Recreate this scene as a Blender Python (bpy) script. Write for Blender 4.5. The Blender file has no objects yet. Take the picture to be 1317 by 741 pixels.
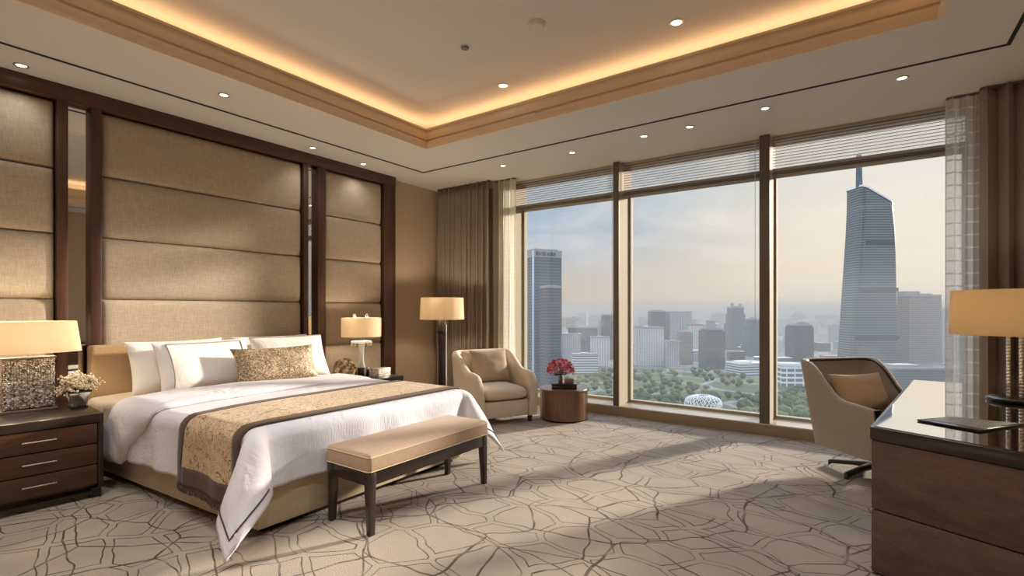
import bpy, bmesh, math, random
from mathutils import Vector, Matrix, noise
R = math.radians
PI = math.pi
rnd = random.Random(7)
scene = bpy.context.scene
COL = scene.collection

# ------------------------------------------------------------------ helpers
def lin(r, g, b):
    def f(c):
        c /= 255.0
        return c / 12.92 if c <= 0.04045 else ((c + 0.055) / 1.055) ** 2.4
    return (f(r), f(g), f(b), 1.0)

def tag(o, label=None, cat=None, group=None, kind=None):
    if label: o['label'] = label
    if cat: o['category'] = cat
    if group: o['group'] = group
    if kind: o['kind'] = kind
    return o

def empty(name, loc=(0, 0, 0), rz=0.0, label=None, cat=None, group=None):
    o = bpy.data.objects.new(name, None)
    o.empty_display_size = 0.1
    COL.objects.link(o)
    o.location = loc
    o.rotation_euler = (0, 0, rz)
    return tag(o, label, cat, group)

class MB:
    def __init__(s):
        s.v = []; s.f = []; s.mi = []; s.cur = 0
    def add(s, vs, fs):
        b = len(s.v)
        s.v += [tuple(v) for v in vs]
        for f in fs:
            s.f.append(tuple(b + i for i in f)); s.mi.append(s.cur)
        return s
    def box(s, x0, x1, y0, y1, z0, z1):
        return s.add([(x0, y0, z0), (x1, y0, z0), (x1, y1, z0), (x0, y1, z0), (x0, y0, z1), (x1, y0, z1), (x1, y1, z1), (x0, y1, z1)],
                     [(0, 3, 2, 1), (4, 5, 6, 7), (0, 1, 5, 4), (1, 2, 6, 5), (2, 3, 7, 6), (3, 0, 4, 7)])
    def loft(s, rings, cap=True):
        n = len(rings[0]); vs = [p for r in rings for p in r]; fs = []
        for k in range(len(rings) - 1):
            for i in range(n):
                j = (i + 1) % n
                fs.append((k * n + i, k * n + j, (k + 1) * n + j, (k + 1) * n + i))
        if cap:
            fs.append(tuple(range(n - 1, -1, -1)))
            fs.append(tuple((len(rings) - 1) * n + i for i in range(n)))
        return s.add(vs, fs)
    def prism(s, poly, z0, z1):
        return s.loft([[(x, y, z0) for x, y in poly], [(x, y, z1) for x, y in poly]])
    def lathe(s, prof, seg=32, c=(0, 0, 0), sx=1.0, sy=1.0, cap=True):
        return s.loft([[(c[0] + sx * r * math.cos(2 * PI * i / seg), c[1] + sy * r * math.sin(2 * PI * i / seg), c[2] + z) for i in range(seg)] for r, z in prof], cap)
    def tube(s, pts, r, seg=8, closed=False):
        pts = [Vector(p) for p in pts]; rings = []; n = len(pts)
        for i, p in enumerate(pts):
            if closed: d = pts[(i + 1) % n] - pts[i - 1]
            else: d = pts[min(i + 1, n - 1)] - pts[max(i - 1, 0)]
            d.normalize()
            u = d.cross(Vector((0, 0, 1)))
            if u.length < 0.05: u = d.cross(Vector((1, 0, 0)))
            u.normalize(); w = u.cross(d)
            rr = r[i] if isinstance(r, (list, tuple)) else r
            rings.append([tuple(p + rr * (math.cos(2 * PI * k / seg) * u + math.sin(2 * PI * k / seg) * w)) for k in range(seg)])
        if closed:
            rings.append(rings[0]); return s.loft(rings, False)
        return s.loft(rings)
    def grid(s, fn, nu, nv, closed_u=False):
        vs = [fn(i / (nu - (0 if closed_u else 1)), j / (nv - 1)) for j in range(nv) for i in range(nu)]
        fs = []
        for j in range(nv - 1):
            for i in range(nu if closed_u else nu - 1):
                k = (i + 1) % nu
                fs.append((j * nu + i, j * nu + k, (j + 1) * nu + k, (j + 1) * nu + i))
        return s.add(vs, fs)
    def sphere(s, c, r, seg=8, rings=5, sz=1.0):
        prof = [(max(1e-4, r * math.sin(PI * k / rings)), -r * sz * math.cos(PI * k / rings)) for k in range(rings + 1)]
        return s.lathe(prof, seg, c)
    def taper(s, cx, cy, z0, z1, a0, b0, a1, b1, dx=0, dy=0):
        return s.loft([[(cx + dx - a0, cy + dy - b0, z0), (cx + dx + a0, cy + dy - b0, z0), (cx + dx + a0, cy + dy + b0, z0), (cx + dx - a0, cy + dy + b0, z0)],
                       [(cx - a1, cy - b1, z1), (cx + a1, cy - b1, z1), (cx + a1, cy + b1, z1), (cx - a1, cy + b1, z1)]])
    def build(s, name, mat, parent=None, bevel=0.0, seg=2, smooth=35, label=None, cat=None, group=None, kind=None, loc=None, sub=0, solid=0.0):
        me = bpy.data.meshes.new(name)
        me.from_pydata(s.v, [], s.f)
        mats = mat if isinstance(mat, (list, tuple)) else [mat]
        for m in mats: me.materials.append(m)
        for p, i in zip(me.polygons, s.mi): p.material_index = i
        bm = bmesh.new(); bm.from_mesh(me)
        bmesh.ops.recalc_face_normals(bm, faces=bm.faces)
        if bevel > 0:
            es = [e for e in bm.edges if len(e.link_faces) == 2 and e.calc_face_angle(0) > 0.5]
            bmesh.ops.bevel(bm, geom=es, offset=bevel, segments=seg, affect='EDGES', profile=0.5, clamp_overlap=True)
        bm.to_mesh(me); bm.free()
        if smooth:
            for p in me.polygons: p.use_smooth = True
            me.set_sharp_from_angle(angle=R(smooth))
        o = bpy.data.objects.new(name, me)
        COL.objects.link(o)
        if parent is not None: o.parent = parent
        if loc: o.location = loc
        if solid:
            m = o.modifiers.new('s', 'SOLIDIFY'); m.thickness = solid; m.offset = 0
        if sub:
            m = o.modifiers.new('ss', 'SUBSURF'); m.levels = sub; m.render_levels = sub
        return tag(o, label, cat, group, kind)

def rbox(x0, x1, y0, y1, z0, z1):
    return MB().box(x0, x1, y0, y1, z0, z1)

def cushion_grid(mb, hx, hy, hz, n=18, p=2.6, crown=0.0):
    """soft rounded slab centred on the origin, half sizes hx hy hz"""
    def sgn(a, e): return math.copysign(abs(a) ** e, a)
    def fn(u, v):
        th = 2 * PI * u; ph = -PI / 2 + PI * v
        e = 2.0 / p; e2 = 0.32
        c = sgn(math.cos(ph), e2 * 1.6); 
        x = hx * sgn(math.cos(th), 0.22) * c; y = hy * sgn(math.sin(th), 0.22) * c
        z = hz * sgn(math.sin(ph), 0.75)
        z *= 1 + crown * max(0, 1 - (x / hx) ** 2) * max(0, 1 - (y / hy) ** 2)
        return (x, y, z)
    return mb.grid(fn, n * 4, n, True)

def copy_tree(o, parent=None):
    c = o.copy(); COL.objects.link(c)
    if parent is not None: c.parent = parent
    for ch in o.children: copy_tree(ch, c)
    return c

# ------------------------------------------------------------------ materials
class NT:
    def __init__(s, name):
        s.m = bpy.data.materials.new(name); s.m.use_nodes = True
        s.t = s.m.node_tree; s.t.nodes.clear()
        s.out = s.t.nodes.new('ShaderNodeOutputMaterial')
    def n(s, typ, **kw):
        nd = s.t.nodes.new(typ)
        for k, v in kw.items():
            if k in nd.inputs: s.set(nd.inputs[k], v)
            else: setattr(nd, k, v)
        return nd
    def set(s, sock, v):
        if isinstance(v, bpy.types.NodeSocket): s.t.links.new(v, sock)
        else: sock.default_value = v
    def math(s, op, a, b=0.0, c=0.0, clamp=False):
        nd = s.t.nodes.new('ShaderNodeMath'); nd.operation = op; nd.use_clamp = clamp
        s.set(nd.inputs[0], a); s.set(nd.inputs[1], b); s.set(nd.inputs[2], c)
        return nd.outputs[0]
    def mix(s, f, a, b):
        nd = s.t.nodes.new('ShaderNodeMix'); nd.data_type = 'RGBA'
        s.set(nd.inputs[0], f); s.set(nd.inputs[6], a); s.set(nd.inputs[7], b)
        return nd.outputs[2]
    def ramp(s, f, stops, interp='LINEAR'):
        nd = s.t.nodes.new('ShaderNodeValToRGB'); cr = nd.color_ramp; cr.interpolation = interp
        while len(cr.elements) > 1: cr.elements.remove(cr.elements[-1])
        cr.elements[0].position = stops[0][0]; cr.elements[0].color = stops[0][1]
        for p, c in stops[1:]:
            e = cr.elements.new(p); e.color = c
        s.set(nd.inputs[0], f)
        return nd.outputs[0]
    def coord(s, which='Object', scale=(1, 1, 1), loc=(0, 0, 0), rot=(0, 0, 0)):
        tc = s.t.nodes.new('ShaderNodeTexCoord'); mp = s.t.nodes.new('ShaderNodeMapping')
        s.t.links.new(tc.outputs[which], mp.inputs[0])
        mp.inputs['Scale'].default_value = scale; mp.inputs['Location'].default_value = loc; mp.inputs['Rotation'].default_value = rot
        return mp.outputs[0]
    def noise(s, vec, scale=5.0, detail=2.0, rough=0.5, dist=0.0):
        nd = s.n('ShaderNodeTexNoise', Vector=vec, Scale=scale, Detail=detail, Roughness=rough, Distortion=dist)
        return nd.outputs[0]
    def bump(s, h, strength=0.3, dist=0.01):
        return s.n('ShaderNodeBump', Height=h, Strength=strength, Distance=dist).outputs[0]
    def pr(s, base, rough=0.5, metal=0.0, normal=None, spec=0.5, **kw):
        nd = s.t.nodes.new('ShaderNodeBsdfPrincipled')
        s.set(nd.inputs['Base Color'], base); s.set(nd.inputs['Roughness'], rough); s.set(nd.inputs['Metallic'], metal)
        s.set(nd.inputs['Specular IOR Level'], spec)
        if normal is not None: s.set(nd.inputs['Normal'], normal)
        for k, v in kw.items(): s.set(nd.inputs[k], v)
        return nd.outputs[0]
    def surf(s, sh):
        s.t.links.new(sh, s.out.inputs['Surface']); return s.m

def plain(name, c, rough=0.5, metal=0.0, spec=0.5, **kw):
    n = NT(name); return n.surf(n.pr(c, rough, metal, None, spec, **kw))

def fabric(name, c, dark=0.86, scale=(60, 60, 420), rough=0.9, bump=0.25, sheen=0.15):
    n = NT(name)
    a = n.noise(n.coord('Object', scale), 1.0, 3, 0.6)
    b = n.noise(n.coord('Object', (scale[1], scale[2], scale[1])), 1.0, 2, 0.6)
    f = n.math('MULTIPLY', a, b)
    f = n.math('MULTIPLY_ADD', f, 2.6, -0.15, clamp=True)
    d = (c[0] * dark * dark, c[1] * dark * dark, c[2] * dark * dark, 1)
    l = (min(1, c[0] * 1.06), min(1, c[1] * 1.06), min(1, c[2] * 1.06), 1)
    col = n.mix(f, d, l)
    return n.surf(n.pr(col, rough, 0, n.bump(f, bump, 0.004), 0.2, **{'Sheen Weight': sheen}))

def wood(name, c1, c2, axis=1, rough=0.35, sc=1.0, coat=0.0):
    n = NT(name)
    s = [14 * sc] * 3; s[axis] = 0.9 * sc
    v = n.coord('Object', tuple(s))
    a = n.noise(v, 1.0, 5, 0.62, 0.6)
    s2 = [90 * sc] * 3; s2[axis] = 3 * sc
    b = n.noise(n.coord('Object', tuple(s2)), 1.0, 2, 0.6)
    f = n.math('MULTIPLY_ADD', b, 0.35, n.math('MULTIPLY', a, 0.75), clamp=True)
    col = n.ramp(f, [(0.3, c1), (0.72, c2)])
    return n.surf(n.pr(col, rough, 0, n.bump(f, 0.08, 0.003), 0.45, **{'Coat Weight': coat, 'Coat Roughness': 0.12}))

M = {}
M['linen_panel'] = fabric('linen panel', lin(192, 175, 152), 0.78, (5, 14, 240), bump=0.3)
M['linen_base'] = fabric('linen base', lin(198, 180, 152), 0.88, (40, 40, 300))
M['headboard'] = fabric('tan woven headboard', lin(186, 154, 114), 0.8, (90, 90, 260))
M['wallpaper'] = fabric('tan wallpaper', lin(200, 178, 152), 0.9, (260, 260, 8), bump=0.1)
M['armchair'] = fabric('beige chair fabric', lin(218, 202, 182), 0.86, (120, 120, 300))
M['armpillow'] = fabric('beige pillow fabric', lin(190, 170, 146), 0.86, (120, 120, 300))
M['deskchair'] = fabric('taupe chair fabric', lin(182, 168, 152), 0.82, (60, 60, 380), bump=0.4)
M['deskpillow'] = fabric('brown pillow fabric', lin(184, 154, 124), 0.86, (120, 120, 300))
M['bench'] = fabric('tan bench leather', lin(182, 156, 130), 0.93, (40, 40, 60), rough=0.55, bump=0.08)
M['piping'] = plain('pale piping', lin(214, 190, 156), 0.8)
M['curtain'] = fabric('taupe curtain', lin(160, 144, 130), 0.84, (200, 200, 60), bump=0.25)
M['darkwood'] = wood('dark brown wood', lin(52, 33, 24), lin(88, 58, 42), 2, 0.38)
M['darkwood_h'] = wood('dark brown wood beam', lin(60, 38, 28), lin(96, 64, 46), 1, 0.38)
M['espresso'] = wood('espresso wood', lin(30, 22, 18), lin(52, 39, 32), 1, 0.3, coat=0.3)
M['walnut'] = wood('walnut drawer', lin(56, 35, 23), lin(94, 62, 41), 1, 0.35)
M['walnut_v'] = wood('walnut drum', lin(84, 57, 39), lin(128, 92, 64), 2, 0.32, coat=0.3)
M['deskwood'] = wood('desk veneer', lin(74, 53, 44), lin(110, 82, 68), 0, 0.4)
M['chrome'] = plain('polished chrome', (0.8, 0.78, 0.75, 1), 0.12, 1.0)
M['nickel'] = plain('brushed nickel', (0.72, 0.66, 0.56, 1), 0.28, 1.0)
M['black'] = plain('black lacquer', lin(24, 21, 20), 0.25)
M['mirror'] = plain('mirror glass', (0.86, 0.87, 0.86, 1), 0.02, 1.0)
M['ceiling'] = plain('ceiling plaster', lin(224, 219, 212), 0.9, spec=0.2)
M['cornice'] = plain('cornice paint', lin(236, 216, 188), 0.7, spec=0.3)
M['slot'] = plain('dark slot', lin(28, 24, 21), 0.7)
M['alu'] = plain('champagne aluminium', lin(176, 162, 138), 0.75, 0.0, 0.25)
M['alu_dark'] = plain('bronze aluminium', lin(112, 100, 86), 0.6, 0.15)
M['sill'] = plain('pale stone sill', lin(206, 190, 164), 0.22)
M['sillface'] = plain('bronze sill face', lin(160, 140, 112), 0.4, 0.2)
M['white'] = plain('white plastic', lin(225, 220, 212), 0.5)

def m_glass():
    n = NT('window glass')
    fr = n.n('ShaderNodeFresnel', IOR=1.45).outputs[0]
    tr = n.n('ShaderNodeBsdfTransparent', Color=(0.985, 0.99, 0.99, 1)).outputs[0]
    gl = n.n('ShaderNodeBsdfGlossy', Roughness=0.0).outputs[0]
    f = n.math('MULTIPLY', fr, 0.6)
    return n.surf(n.n('ShaderNodeMixShader', **{'Fac': f}).outputs[0] if False else _mixsh(n, f, tr, gl))
def _mixsh(n, f, a, b):
    nd = n.t.nodes.new('ShaderNodeMixShader')
    n.set(nd.inputs[0], f); n.t.links.new(a, nd.inputs[1]); n.t.links.new(b, nd.inputs[2])
    return nd.outputs[0]
M['glass'] = m_glass()

def m_crystal():
    n = NT('clear crystal')
    fr = n.n('ShaderNodeFresnel', IOR=1.6).outputs[0]
    tr = n.n('ShaderNodeBsdfTransparent', Color=(0.93, 0.93, 0.92, 1)).outputs[0]
    gl = n.n('ShaderNodeBsdfGlossy', Roughness=0.03, Color=(1, 0.98, 0.95, 1)).outputs[0]
    f = n.math('MULTIPLY_ADD', fr, 1.4, 0.18, clamp=True)
    df = n.n('ShaderNodeBsdfTranslucent', Color=(.95, .93, .9, 1)).outputs[0]
    d2 = n.n('ShaderNodeBsdfDiffuse', Color=(.95, .93, .9, 1)).outputs[0]
    return n.surf(_mixsh(n, .55, _mixsh(n, f, tr, gl), _mixsh(n, .5, df, d2)))
M['crystal'] = m_crystal()

def m_bead():
    n = NT('cut crystal bead')
    gl = n.n('ShaderNodeBsdfGlossy', Roughness=0.06, Color=(1, .98, .95, 1)).outputs[0]
    df = n.n('ShaderNodeBsdfDiffuse', Color=(.95, .93, .9, 1)).outputs[0]
    tr = n.n('ShaderNodeBsdfTranslucent', Color=(.95, .93, .9, 1)).outputs[0]
    return n.surf(_mixsh(n, .5, gl, _mixsh(n, .5, df, tr)))
M['bead'] = m_bead()
def m_shade(name, c, c2=0.5):
    n = NT(name)
    a = n.noise(n.coord('Object', (70, 70, 400)), 1.0, 2, 0.6)
    col = n.mix(a, (c[0] * .9, c[1] * .9, c[2] * .9, 1), c)
    d = n.n('ShaderNodeBsdfDiffuse', Color=col).outputs[0]
    t = n.n('ShaderNodeBsdfTranslucent', Color=col).outputs[0]
    return n.surf(_mixsh(n, c2, d, t))
M['shade'] = m_shade('cream lamp shade', lin(238, 224, 200))
M['shade_gold'] = m_shade('gold lamp shade', lin(224, 204, 172))

def m_white_linen(name, c, rib=0.0):
    n = NT(name)
    a = n.noise(n.coord('Object', (3, 3, 3)), 1.0, 4, 0.6, 0.8)
    h = a
    nm = n.bump(a, 0.35, 0.06)
    if rib:
        tc = n.coord('Object', (1, 1, 1))
        w = n.n('ShaderNodeTexWave', wave_type='BANDS', bands_direction='Y', Vector=tc, Scale=26.0, Distortion=1.2, **{'Detail': 1.0}).outputs[1]
        nd = n.n('ShaderNodeBump', Height=w, Strength=rib, Distance=0.012, Normal=nm)
        nm = nd.outputs[0]
    return n.surf(n.pr(c, 0.75, 0, nm, 0.25, **{'Sheen Weight': 0.1}))
M['duvet'] = m_white_linen('white duvet cotton', lin(222, 218, 222))
M['coverlet'] = m_white_linen('ribbed white coverlet', lin(212, 213, 222), 0.13)
M['pillow'] = m_white_linen('white pillow cotton', lin(236, 230, 224))
M['sheet'] = m_white_linen('cream sheet', lin(230, 212, 184))
M['grey_trim'] = plain('grey piping', lin(164, 155, 143), 0.8)
M['dark_trim'] = plain('dark stitched border', lin(70, 58, 54), 0.8)

def m_brocade():
    n = NT('gold brocade')
    v = n.coord('Object', (1, 1, 1))
    a = n.noise(v, 26.0, 2, 0.5, 2.2)
    f1 = n.math('ABSOLUTE', n.math('SUBTRACT', a, 0.5))
    ln = n.math('LESS_THAN', f1, 0.045)
    b = n.noise(v, 9.0, 3, 0.6)
    base = n.ramp(b, [(0.35, lin(96, 78, 58)), (0.65, lin(130, 108, 82))])
    col = n.mix(ln, base, lin(206, 184, 146))
    return n.surf(n.pr(col, 0.5, 0.1, n.bump(f1, 0.4, 0.01), 0.5))
M['brocade'] = m_brocade()

def m_runner():
    n = NT('floral runner cloth')
    v = n.coord('Object', (1, 1, 1))
    a = n.noise(v, 9.0, 2.5, 0.5, 2.6)
    l1 = n.math('LESS_THAN', n.math('ABSOLUTE', n.math('SUBTRACT', a, 0.5)), 0.014)
    b = n.noise(v, 15.0, 1.5, 0.5, 3.2)
    l2 = n.math('LESS_THAN', n.math('ABSOLUTE', n.math('SUBTRACT', b, 0.47)), 0.011)
    c = n.noise(v, 5.5, 3, 0.6, 1.0)
    blot = n.math('GREATER_THAN', c, 0.66)
    base = n.ramp(n.noise(v, 3.0, 3, 0.6), [(0.35, lin(192, 162, 122)), (0.7, lin(212, 186, 148))])
    col = n.mix(n.math('MAXIMUM', l1, l2), base, lin(92, 66, 44))
    col = n.mix(n.math('MULTIPLY', blot, 0.6), col, lin(96, 70, 48))
    return n.surf(n.pr(col, 0.7, 0, None, 0.3, **{'Sheen Weight': 0.2}))
M['runner'] = m_runner()
M['runner_border'] = fabric('brown runner border', lin(92, 70, 54), 0.8, (200, 200, 200), rough=0.7)

def m_carpet():
    n = NT('patterned carpet')
    base = n.coord('Object', (1, 1, 1))
    wv = n.n('ShaderNodeTexNoise', Vector=base, Scale=2.2, Detail=2.0).outputs[1]
    w2 = n.n('ShaderNodeVectorMath', operation='MULTIPLY_ADD')
    n.set(w2.inputs[0], wv); w2.inputs[1].default_value = (0.2, 0.2, 0); n.set(w2.inputs[2], base)
    def edge(scale, loc):
        mp = n.t.nodes.new('ShaderNodeMapping'); n.set(mp.inputs[0], w2.outputs[0]); mp.inputs['Location'].default_value = loc
        mp.inputs['Rotation'].default_value = (0, 0, R(20))
        mp.inputs['Scale'].default_value = (0.8, 1.15, 1)
        vo = n.n('ShaderNodeTexVoronoi', voronoi_dimensions='2D', feature='DISTANCE_TO_EDGE', Vector=mp.outputs[0], Scale=scale, Randomness=0.68)
        return vo.outputs[0]
    e1 = edge(3.3, (0, 0, 0))
    loop = n.math('LESS_THAN', n.math('ABSOLUTE', n.math('SUBTRACT', e1, 0.075)), 0.0125)
    e2 = edge(2.0, (3.7, 1.3, 0))
    l2 = n.math('LESS_THAN', e2, 0.012)
    e3 = edge(1.3, (8.1, 5.3, 0))
    l3 = n.math('LESS_THAN', e3, 0.007)
    lines = n.math('MAXIMUM', loop, n.math('MAXIMUM', l2, l3))
    brk = n.ramp(n.noise(base, 6.0, 3, 0.6), [(0.3, (0.35, 0.35, 0.35, 1)), (0.55, (1, 1, 1, 1))])
    lines = n.math('MULTIPLY', lines, brk)
    fine = n.noise(base, 140.0, 2, 0.7)
    big = n.noise(base, 1.1, 3, 0.55)
    c = n.ramp(big, [(0.35, lin(158, 146, 132)), (0.65, lin(188, 172, 154))])
    c = n.mix(n.math('MULTIPLY', fine, 0.5), c, lin(138, 126, 112))
    col = n.mix(n.math('MULTIPLY', lines, 0.95), c, lin(74, 58, 44))
    h = n.math('SUBTRACT', fine, n.math('MULTIPLY', lines, 0.7))
    return n.surf(n.pr(col, 0.95, 0, n.bump(h, 0.5, 0.012), 0.1, **{'Sheen Weight': 0.2}))
M['carpet'] = m_carpet()

def m_blind():
    n = NT('pleated blind fabric')
    z = n.n('ShaderNodeSeparateXYZ', Vector=n.coord('Object', (1, 1, 1))).outputs[2]
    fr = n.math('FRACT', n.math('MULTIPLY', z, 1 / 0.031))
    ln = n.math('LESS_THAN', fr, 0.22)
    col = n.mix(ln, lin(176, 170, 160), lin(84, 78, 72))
    d = n.n('ShaderNodeBsdfDiffuse', Color=col).outputs[0]
    t = n.n('ShaderNodeBsdfTranslucent', Color=col).outputs[0]
    x = n.n('ShaderNodeBsdfTransparent').outputs[0]
    s = _mixsh(n, 0.55, d, t)
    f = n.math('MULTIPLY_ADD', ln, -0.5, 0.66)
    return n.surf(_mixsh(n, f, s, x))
M['blind'] = m_blind()

def m_sheer(name, open_, c, pitch):
    n = NT(name)
    uv = n.coord('UV', (1, 1, 1))
    sp = n.n('ShaderNodeSeparateXYZ', Vector=uv)
    def bars(o, p, w):
        return n.math('LESS_THAN', n.math('FRACT', n.math('MULTIPLY', o, 1 / p)), w)
    b1 = bars(sp.outputs[0], pitch, 0.16); b2 = bars(sp.outputs[1], pitch * 1.1, 0.13)
    g = n.math('MAXIMUM', b1, b2)
    f1 = bars(sp.outputs[0], 0.012, 0.4); f2 = bars(sp.outputs[1], 0.012, 0.4)
    fine = n.math('MAXIMUM', f1, f2)
    d = n.n('ShaderNodeBsdfDiffuse', Color=c).outputs[0]
    t = n.n('ShaderNodeBsdfTranslucent', Color=c).outputs[0]
    x = n.n('ShaderNodeBsdfTransparent').outputs[0]
    s = _mixsh(n, 0.8, d, t)
    cover = n.math('MAXIMUM', n.math('MULTIPLY', g, 0.92), n.math('MULTIPLY_ADD', fine, 0.25, 1 - open_, clamp=True))
    return n.surf(_mixsh(n, cover, x, s))
M['sheer_cream'] = m_sheer('cream sheer cloth', 0.28, lin(252, 246, 232), 0.05)
M['sheer_grid'] = m_sheer('gridded sheer cloth', 0.52, lin(250, 246, 238), 0.10)

def m_desk_top():
    n = NT('black glass desk top')
    a = n.n('ShaderNodeBsdfGlossy', Roughness=0.03, Color=(0.95, 0.93, 0.9, 1)).outputs[0]
    d = n.pr(lin(30, 24, 22), 0.1)
    lw = n.n('ShaderNodeLayerWeight', Blend=0.82).outputs[1]
    return n.surf(_mixsh(n, n.math('MULTIPLY', lw, 0.95, clamp=True), d, a))
M['desktop'] = m_desk_top()

def m_marble():
    n = NT('veined marble')
    v = n.coord('Object', (1, 1, 1))
    a = n.noise(v, 18.0, 4, 0.65, 1.5)
    f = n.math('LESS_THAN', n.math('ABSOLUTE', n.math('SUBTRACT', a, 0.5)), 0.03)
    return n.surf(n.pr(n.mix(f, lin(226, 216, 200), lin(120, 104, 88)), 0.3))
M['marble'] = m_marble()

def m_mosaic():
    n = NT('crystal bead mosaic')
    v = n.coord('Object', (1, 1, 1))
    vo = n.n('ShaderNodeTexVoronoi', Vector=v, Scale=75.0)
    r = n.n('ShaderNodeSeparateColor', Color=vo.outputs[1]).outputs[0]
    col = n.ramp(r, [(0.0, lin(100, 84, 72)), (0.35, lin(186, 170, 152)), (0.7, lin(232, 220, 204)), (1.0, lin(252, 248, 242))])
    return n.surf(n.pr(col, 0.22, 0.12, n.bump(vo.outputs[0], 0.8, 0.012), 0.6))
M['mosaic'] = m_mosaic()

def m_emit(name, c, s):
    n = NT(name); return n.surf(n.n('ShaderNodeEmission', Color=c, Strength=s).outputs[0])
# tuning
M['lampdisc'] = m_emit('lit downlight lens', (1, 0.86, 0.66, 1), 6.0)
M['bulb'] = m_emit('lit bulb', (1, 0.75, 0.45, 1), 4.0)
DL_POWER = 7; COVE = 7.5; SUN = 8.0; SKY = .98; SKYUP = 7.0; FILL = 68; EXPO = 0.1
LAMP_L = 13; LAMP_R = 11; LAMP_F = 17; LAMP_D = 8
HAZE = .00038
# ------------------------------------------------------------------ room shell
XL, XR, YW, YB, H = -5.53, 1.45, 5.9, -2.1, 3.2
def struct(name, mb, mat, **k):
    return mb.build(name, mat, kind='structure', **k)

struct('floor', MB().box(XL - .2, XR + .2, YB - .2, 6.45, -.15, 0), M['carpet'], smooth=0)
struct('wall_left', MB().box(XL - .2, XL, YB - .2, 6.45, 0, 3.75), M['wallpaper'], smooth=0)
struct('wall_right', MB().box(XR, XR + .2, YB - .2, 6.45, 0, 3.75), M['wallpaper'], smooth=0)
struct('wall_back', MB().box(XL, XR, YB - .2, YB, 0, 3.75), M['wallpaper'], smooth=0)
# window wall: header above the glazing and short returns at both ends
struct('wall_window', MB().box(XL, XR, 6.12, 6.45, 3.2, 3.75).box(XL, -4.32, 6.12, 6.45, 0, 3.2).box(1.42, XR, 6.12, 6.45, 0, 3.2), M['wallpaper'], smooth=0)

# ceiling: lower ring with the tray hole, upper slab
TX0, TX1, TY0, TY1, ZU = -4.15, 0.39, -0.6, 4.16, 3.62
c = MB()
c.box(XL, TX0 - .5, YB, 6.12, 3.2, 3.26).box(TX1 + .5, XR, YB, 6.12, 3.2, 3.26)
c.box(TX0 - .5, TX1 + .5, YB, TY0 - .5, 3.2, 3.26).box(TX0 - .5, TX1 + .5, TY1 + .5, 6.12, 3.2, 3.26)
# the ring's inner part (trough floor)
c.box(TX0 - .5, TX0, TY0 - .5, TY1 + .5, 3.2, 3.26).box(TX1, TX1 + .5, TY0 - .5, TY1 + .5, 3.2, 3.26)
c.box(TX0, TX1, TY0 - .5, TY0, 3.2, 3.26).box(TX0, TX1, TY1, TY1 + .5, 3.2, 3.26)
# trough outer walls and upper ceiling
c.box(TX0 - .5, TX0 - .45, TY0 - .5, TY1 + .5, 3.26, ZU).box(TX1 + .45, TX1 + .5, TY0 - .5, TY1 + .5, 3.26, ZU)
c.box(TX0 - .45, TX1 + .45, TY0 - .5, TY0 - .45, 3.26, ZU).box(TX0 - .45, TX1 + .45, TY1 + .45, TY1 + .5, 3.26, ZU)
c.box(XL, XR, YB, 6.12, ZU, 3.75)
struct('ceiling', c, M['ceiling'], smooth=0)

# cornice moulding: profile (offset outward from the hole edge, z) swept round the tray
prof = [(-.014, 3.190), (-.014, 3.222), (-.004, 3.226), (-.004, 3.266), (.022, 3.268), (.030, 3.285), (.046, 3.302), (.060, 3.308), (.060, 3.318), (.046, 3.322), (.046, 3.336), (.070, 3.340),
        (.074, 3.37), (.086, 3.405), (.108, 3.436), (.108, 3.452), (.088, 3.456), (.088, 3.474), (.125, 3.474), (.125, 3.30), (.14, 3.263), (.026, 3.263), (.026, 3.1985), (.0, 3.190)]
rings = []
for (sx, sy) in ((-1, -1), (1, -1), (1, 1), (-1, 1)):
    rings.append([((TX0 - o) if sx < 0 else (TX1 + o), (TY0 - o) if sy < 0 else (TY1 + o), z) for o, z in prof])
rings.append(rings[0])
struct('trim_1', MB().loft(rings, False), M['cornice'], smooth=40)

# shadow-gap slot round the lower ceiling
GX0, GX1, GY0, GY1 = -4.905, 0.82, -1.4, 4.86
w = .012
s = MB()
s.box(GX0 - w, GX0 + w, GY0 - w, GY1 + w, 3.194, 3.2).box(GX1 - w, GX1 + w, GY0 - w, GY1 + w, 3.194, 3.2)
s.box(GX0 + w, GX1 - w, GY1 - w, GY1 + w, 3.194, 3.2).box(GX0 + w, GX1 - w, GY0 - w, GY0 + w, 3.194, 3.2)
struct('trim_2', s, M['slot'], smooth=0)

# wooden framework of the headboard wall
fr = MB()
fr.box(XL, -5.40, -0.9, 4.82, 3.07, 3.2)
struct('trim_3', fr, M['darkwood_h'], bevel=.006)
for k, (a, b) in enumerate(((1.200, 1.272), (1.419, 1.495), (3.407, 3.468), (3.592, 3.699), (4.609, 4.818), (-.10, -.02), (-.9, -.8))):
    struct('trim_%d' % (4 + k), MB().box(XL, -5.405, a, b, 0, 3.07), M['darkwood'], bevel=.006)

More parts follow.
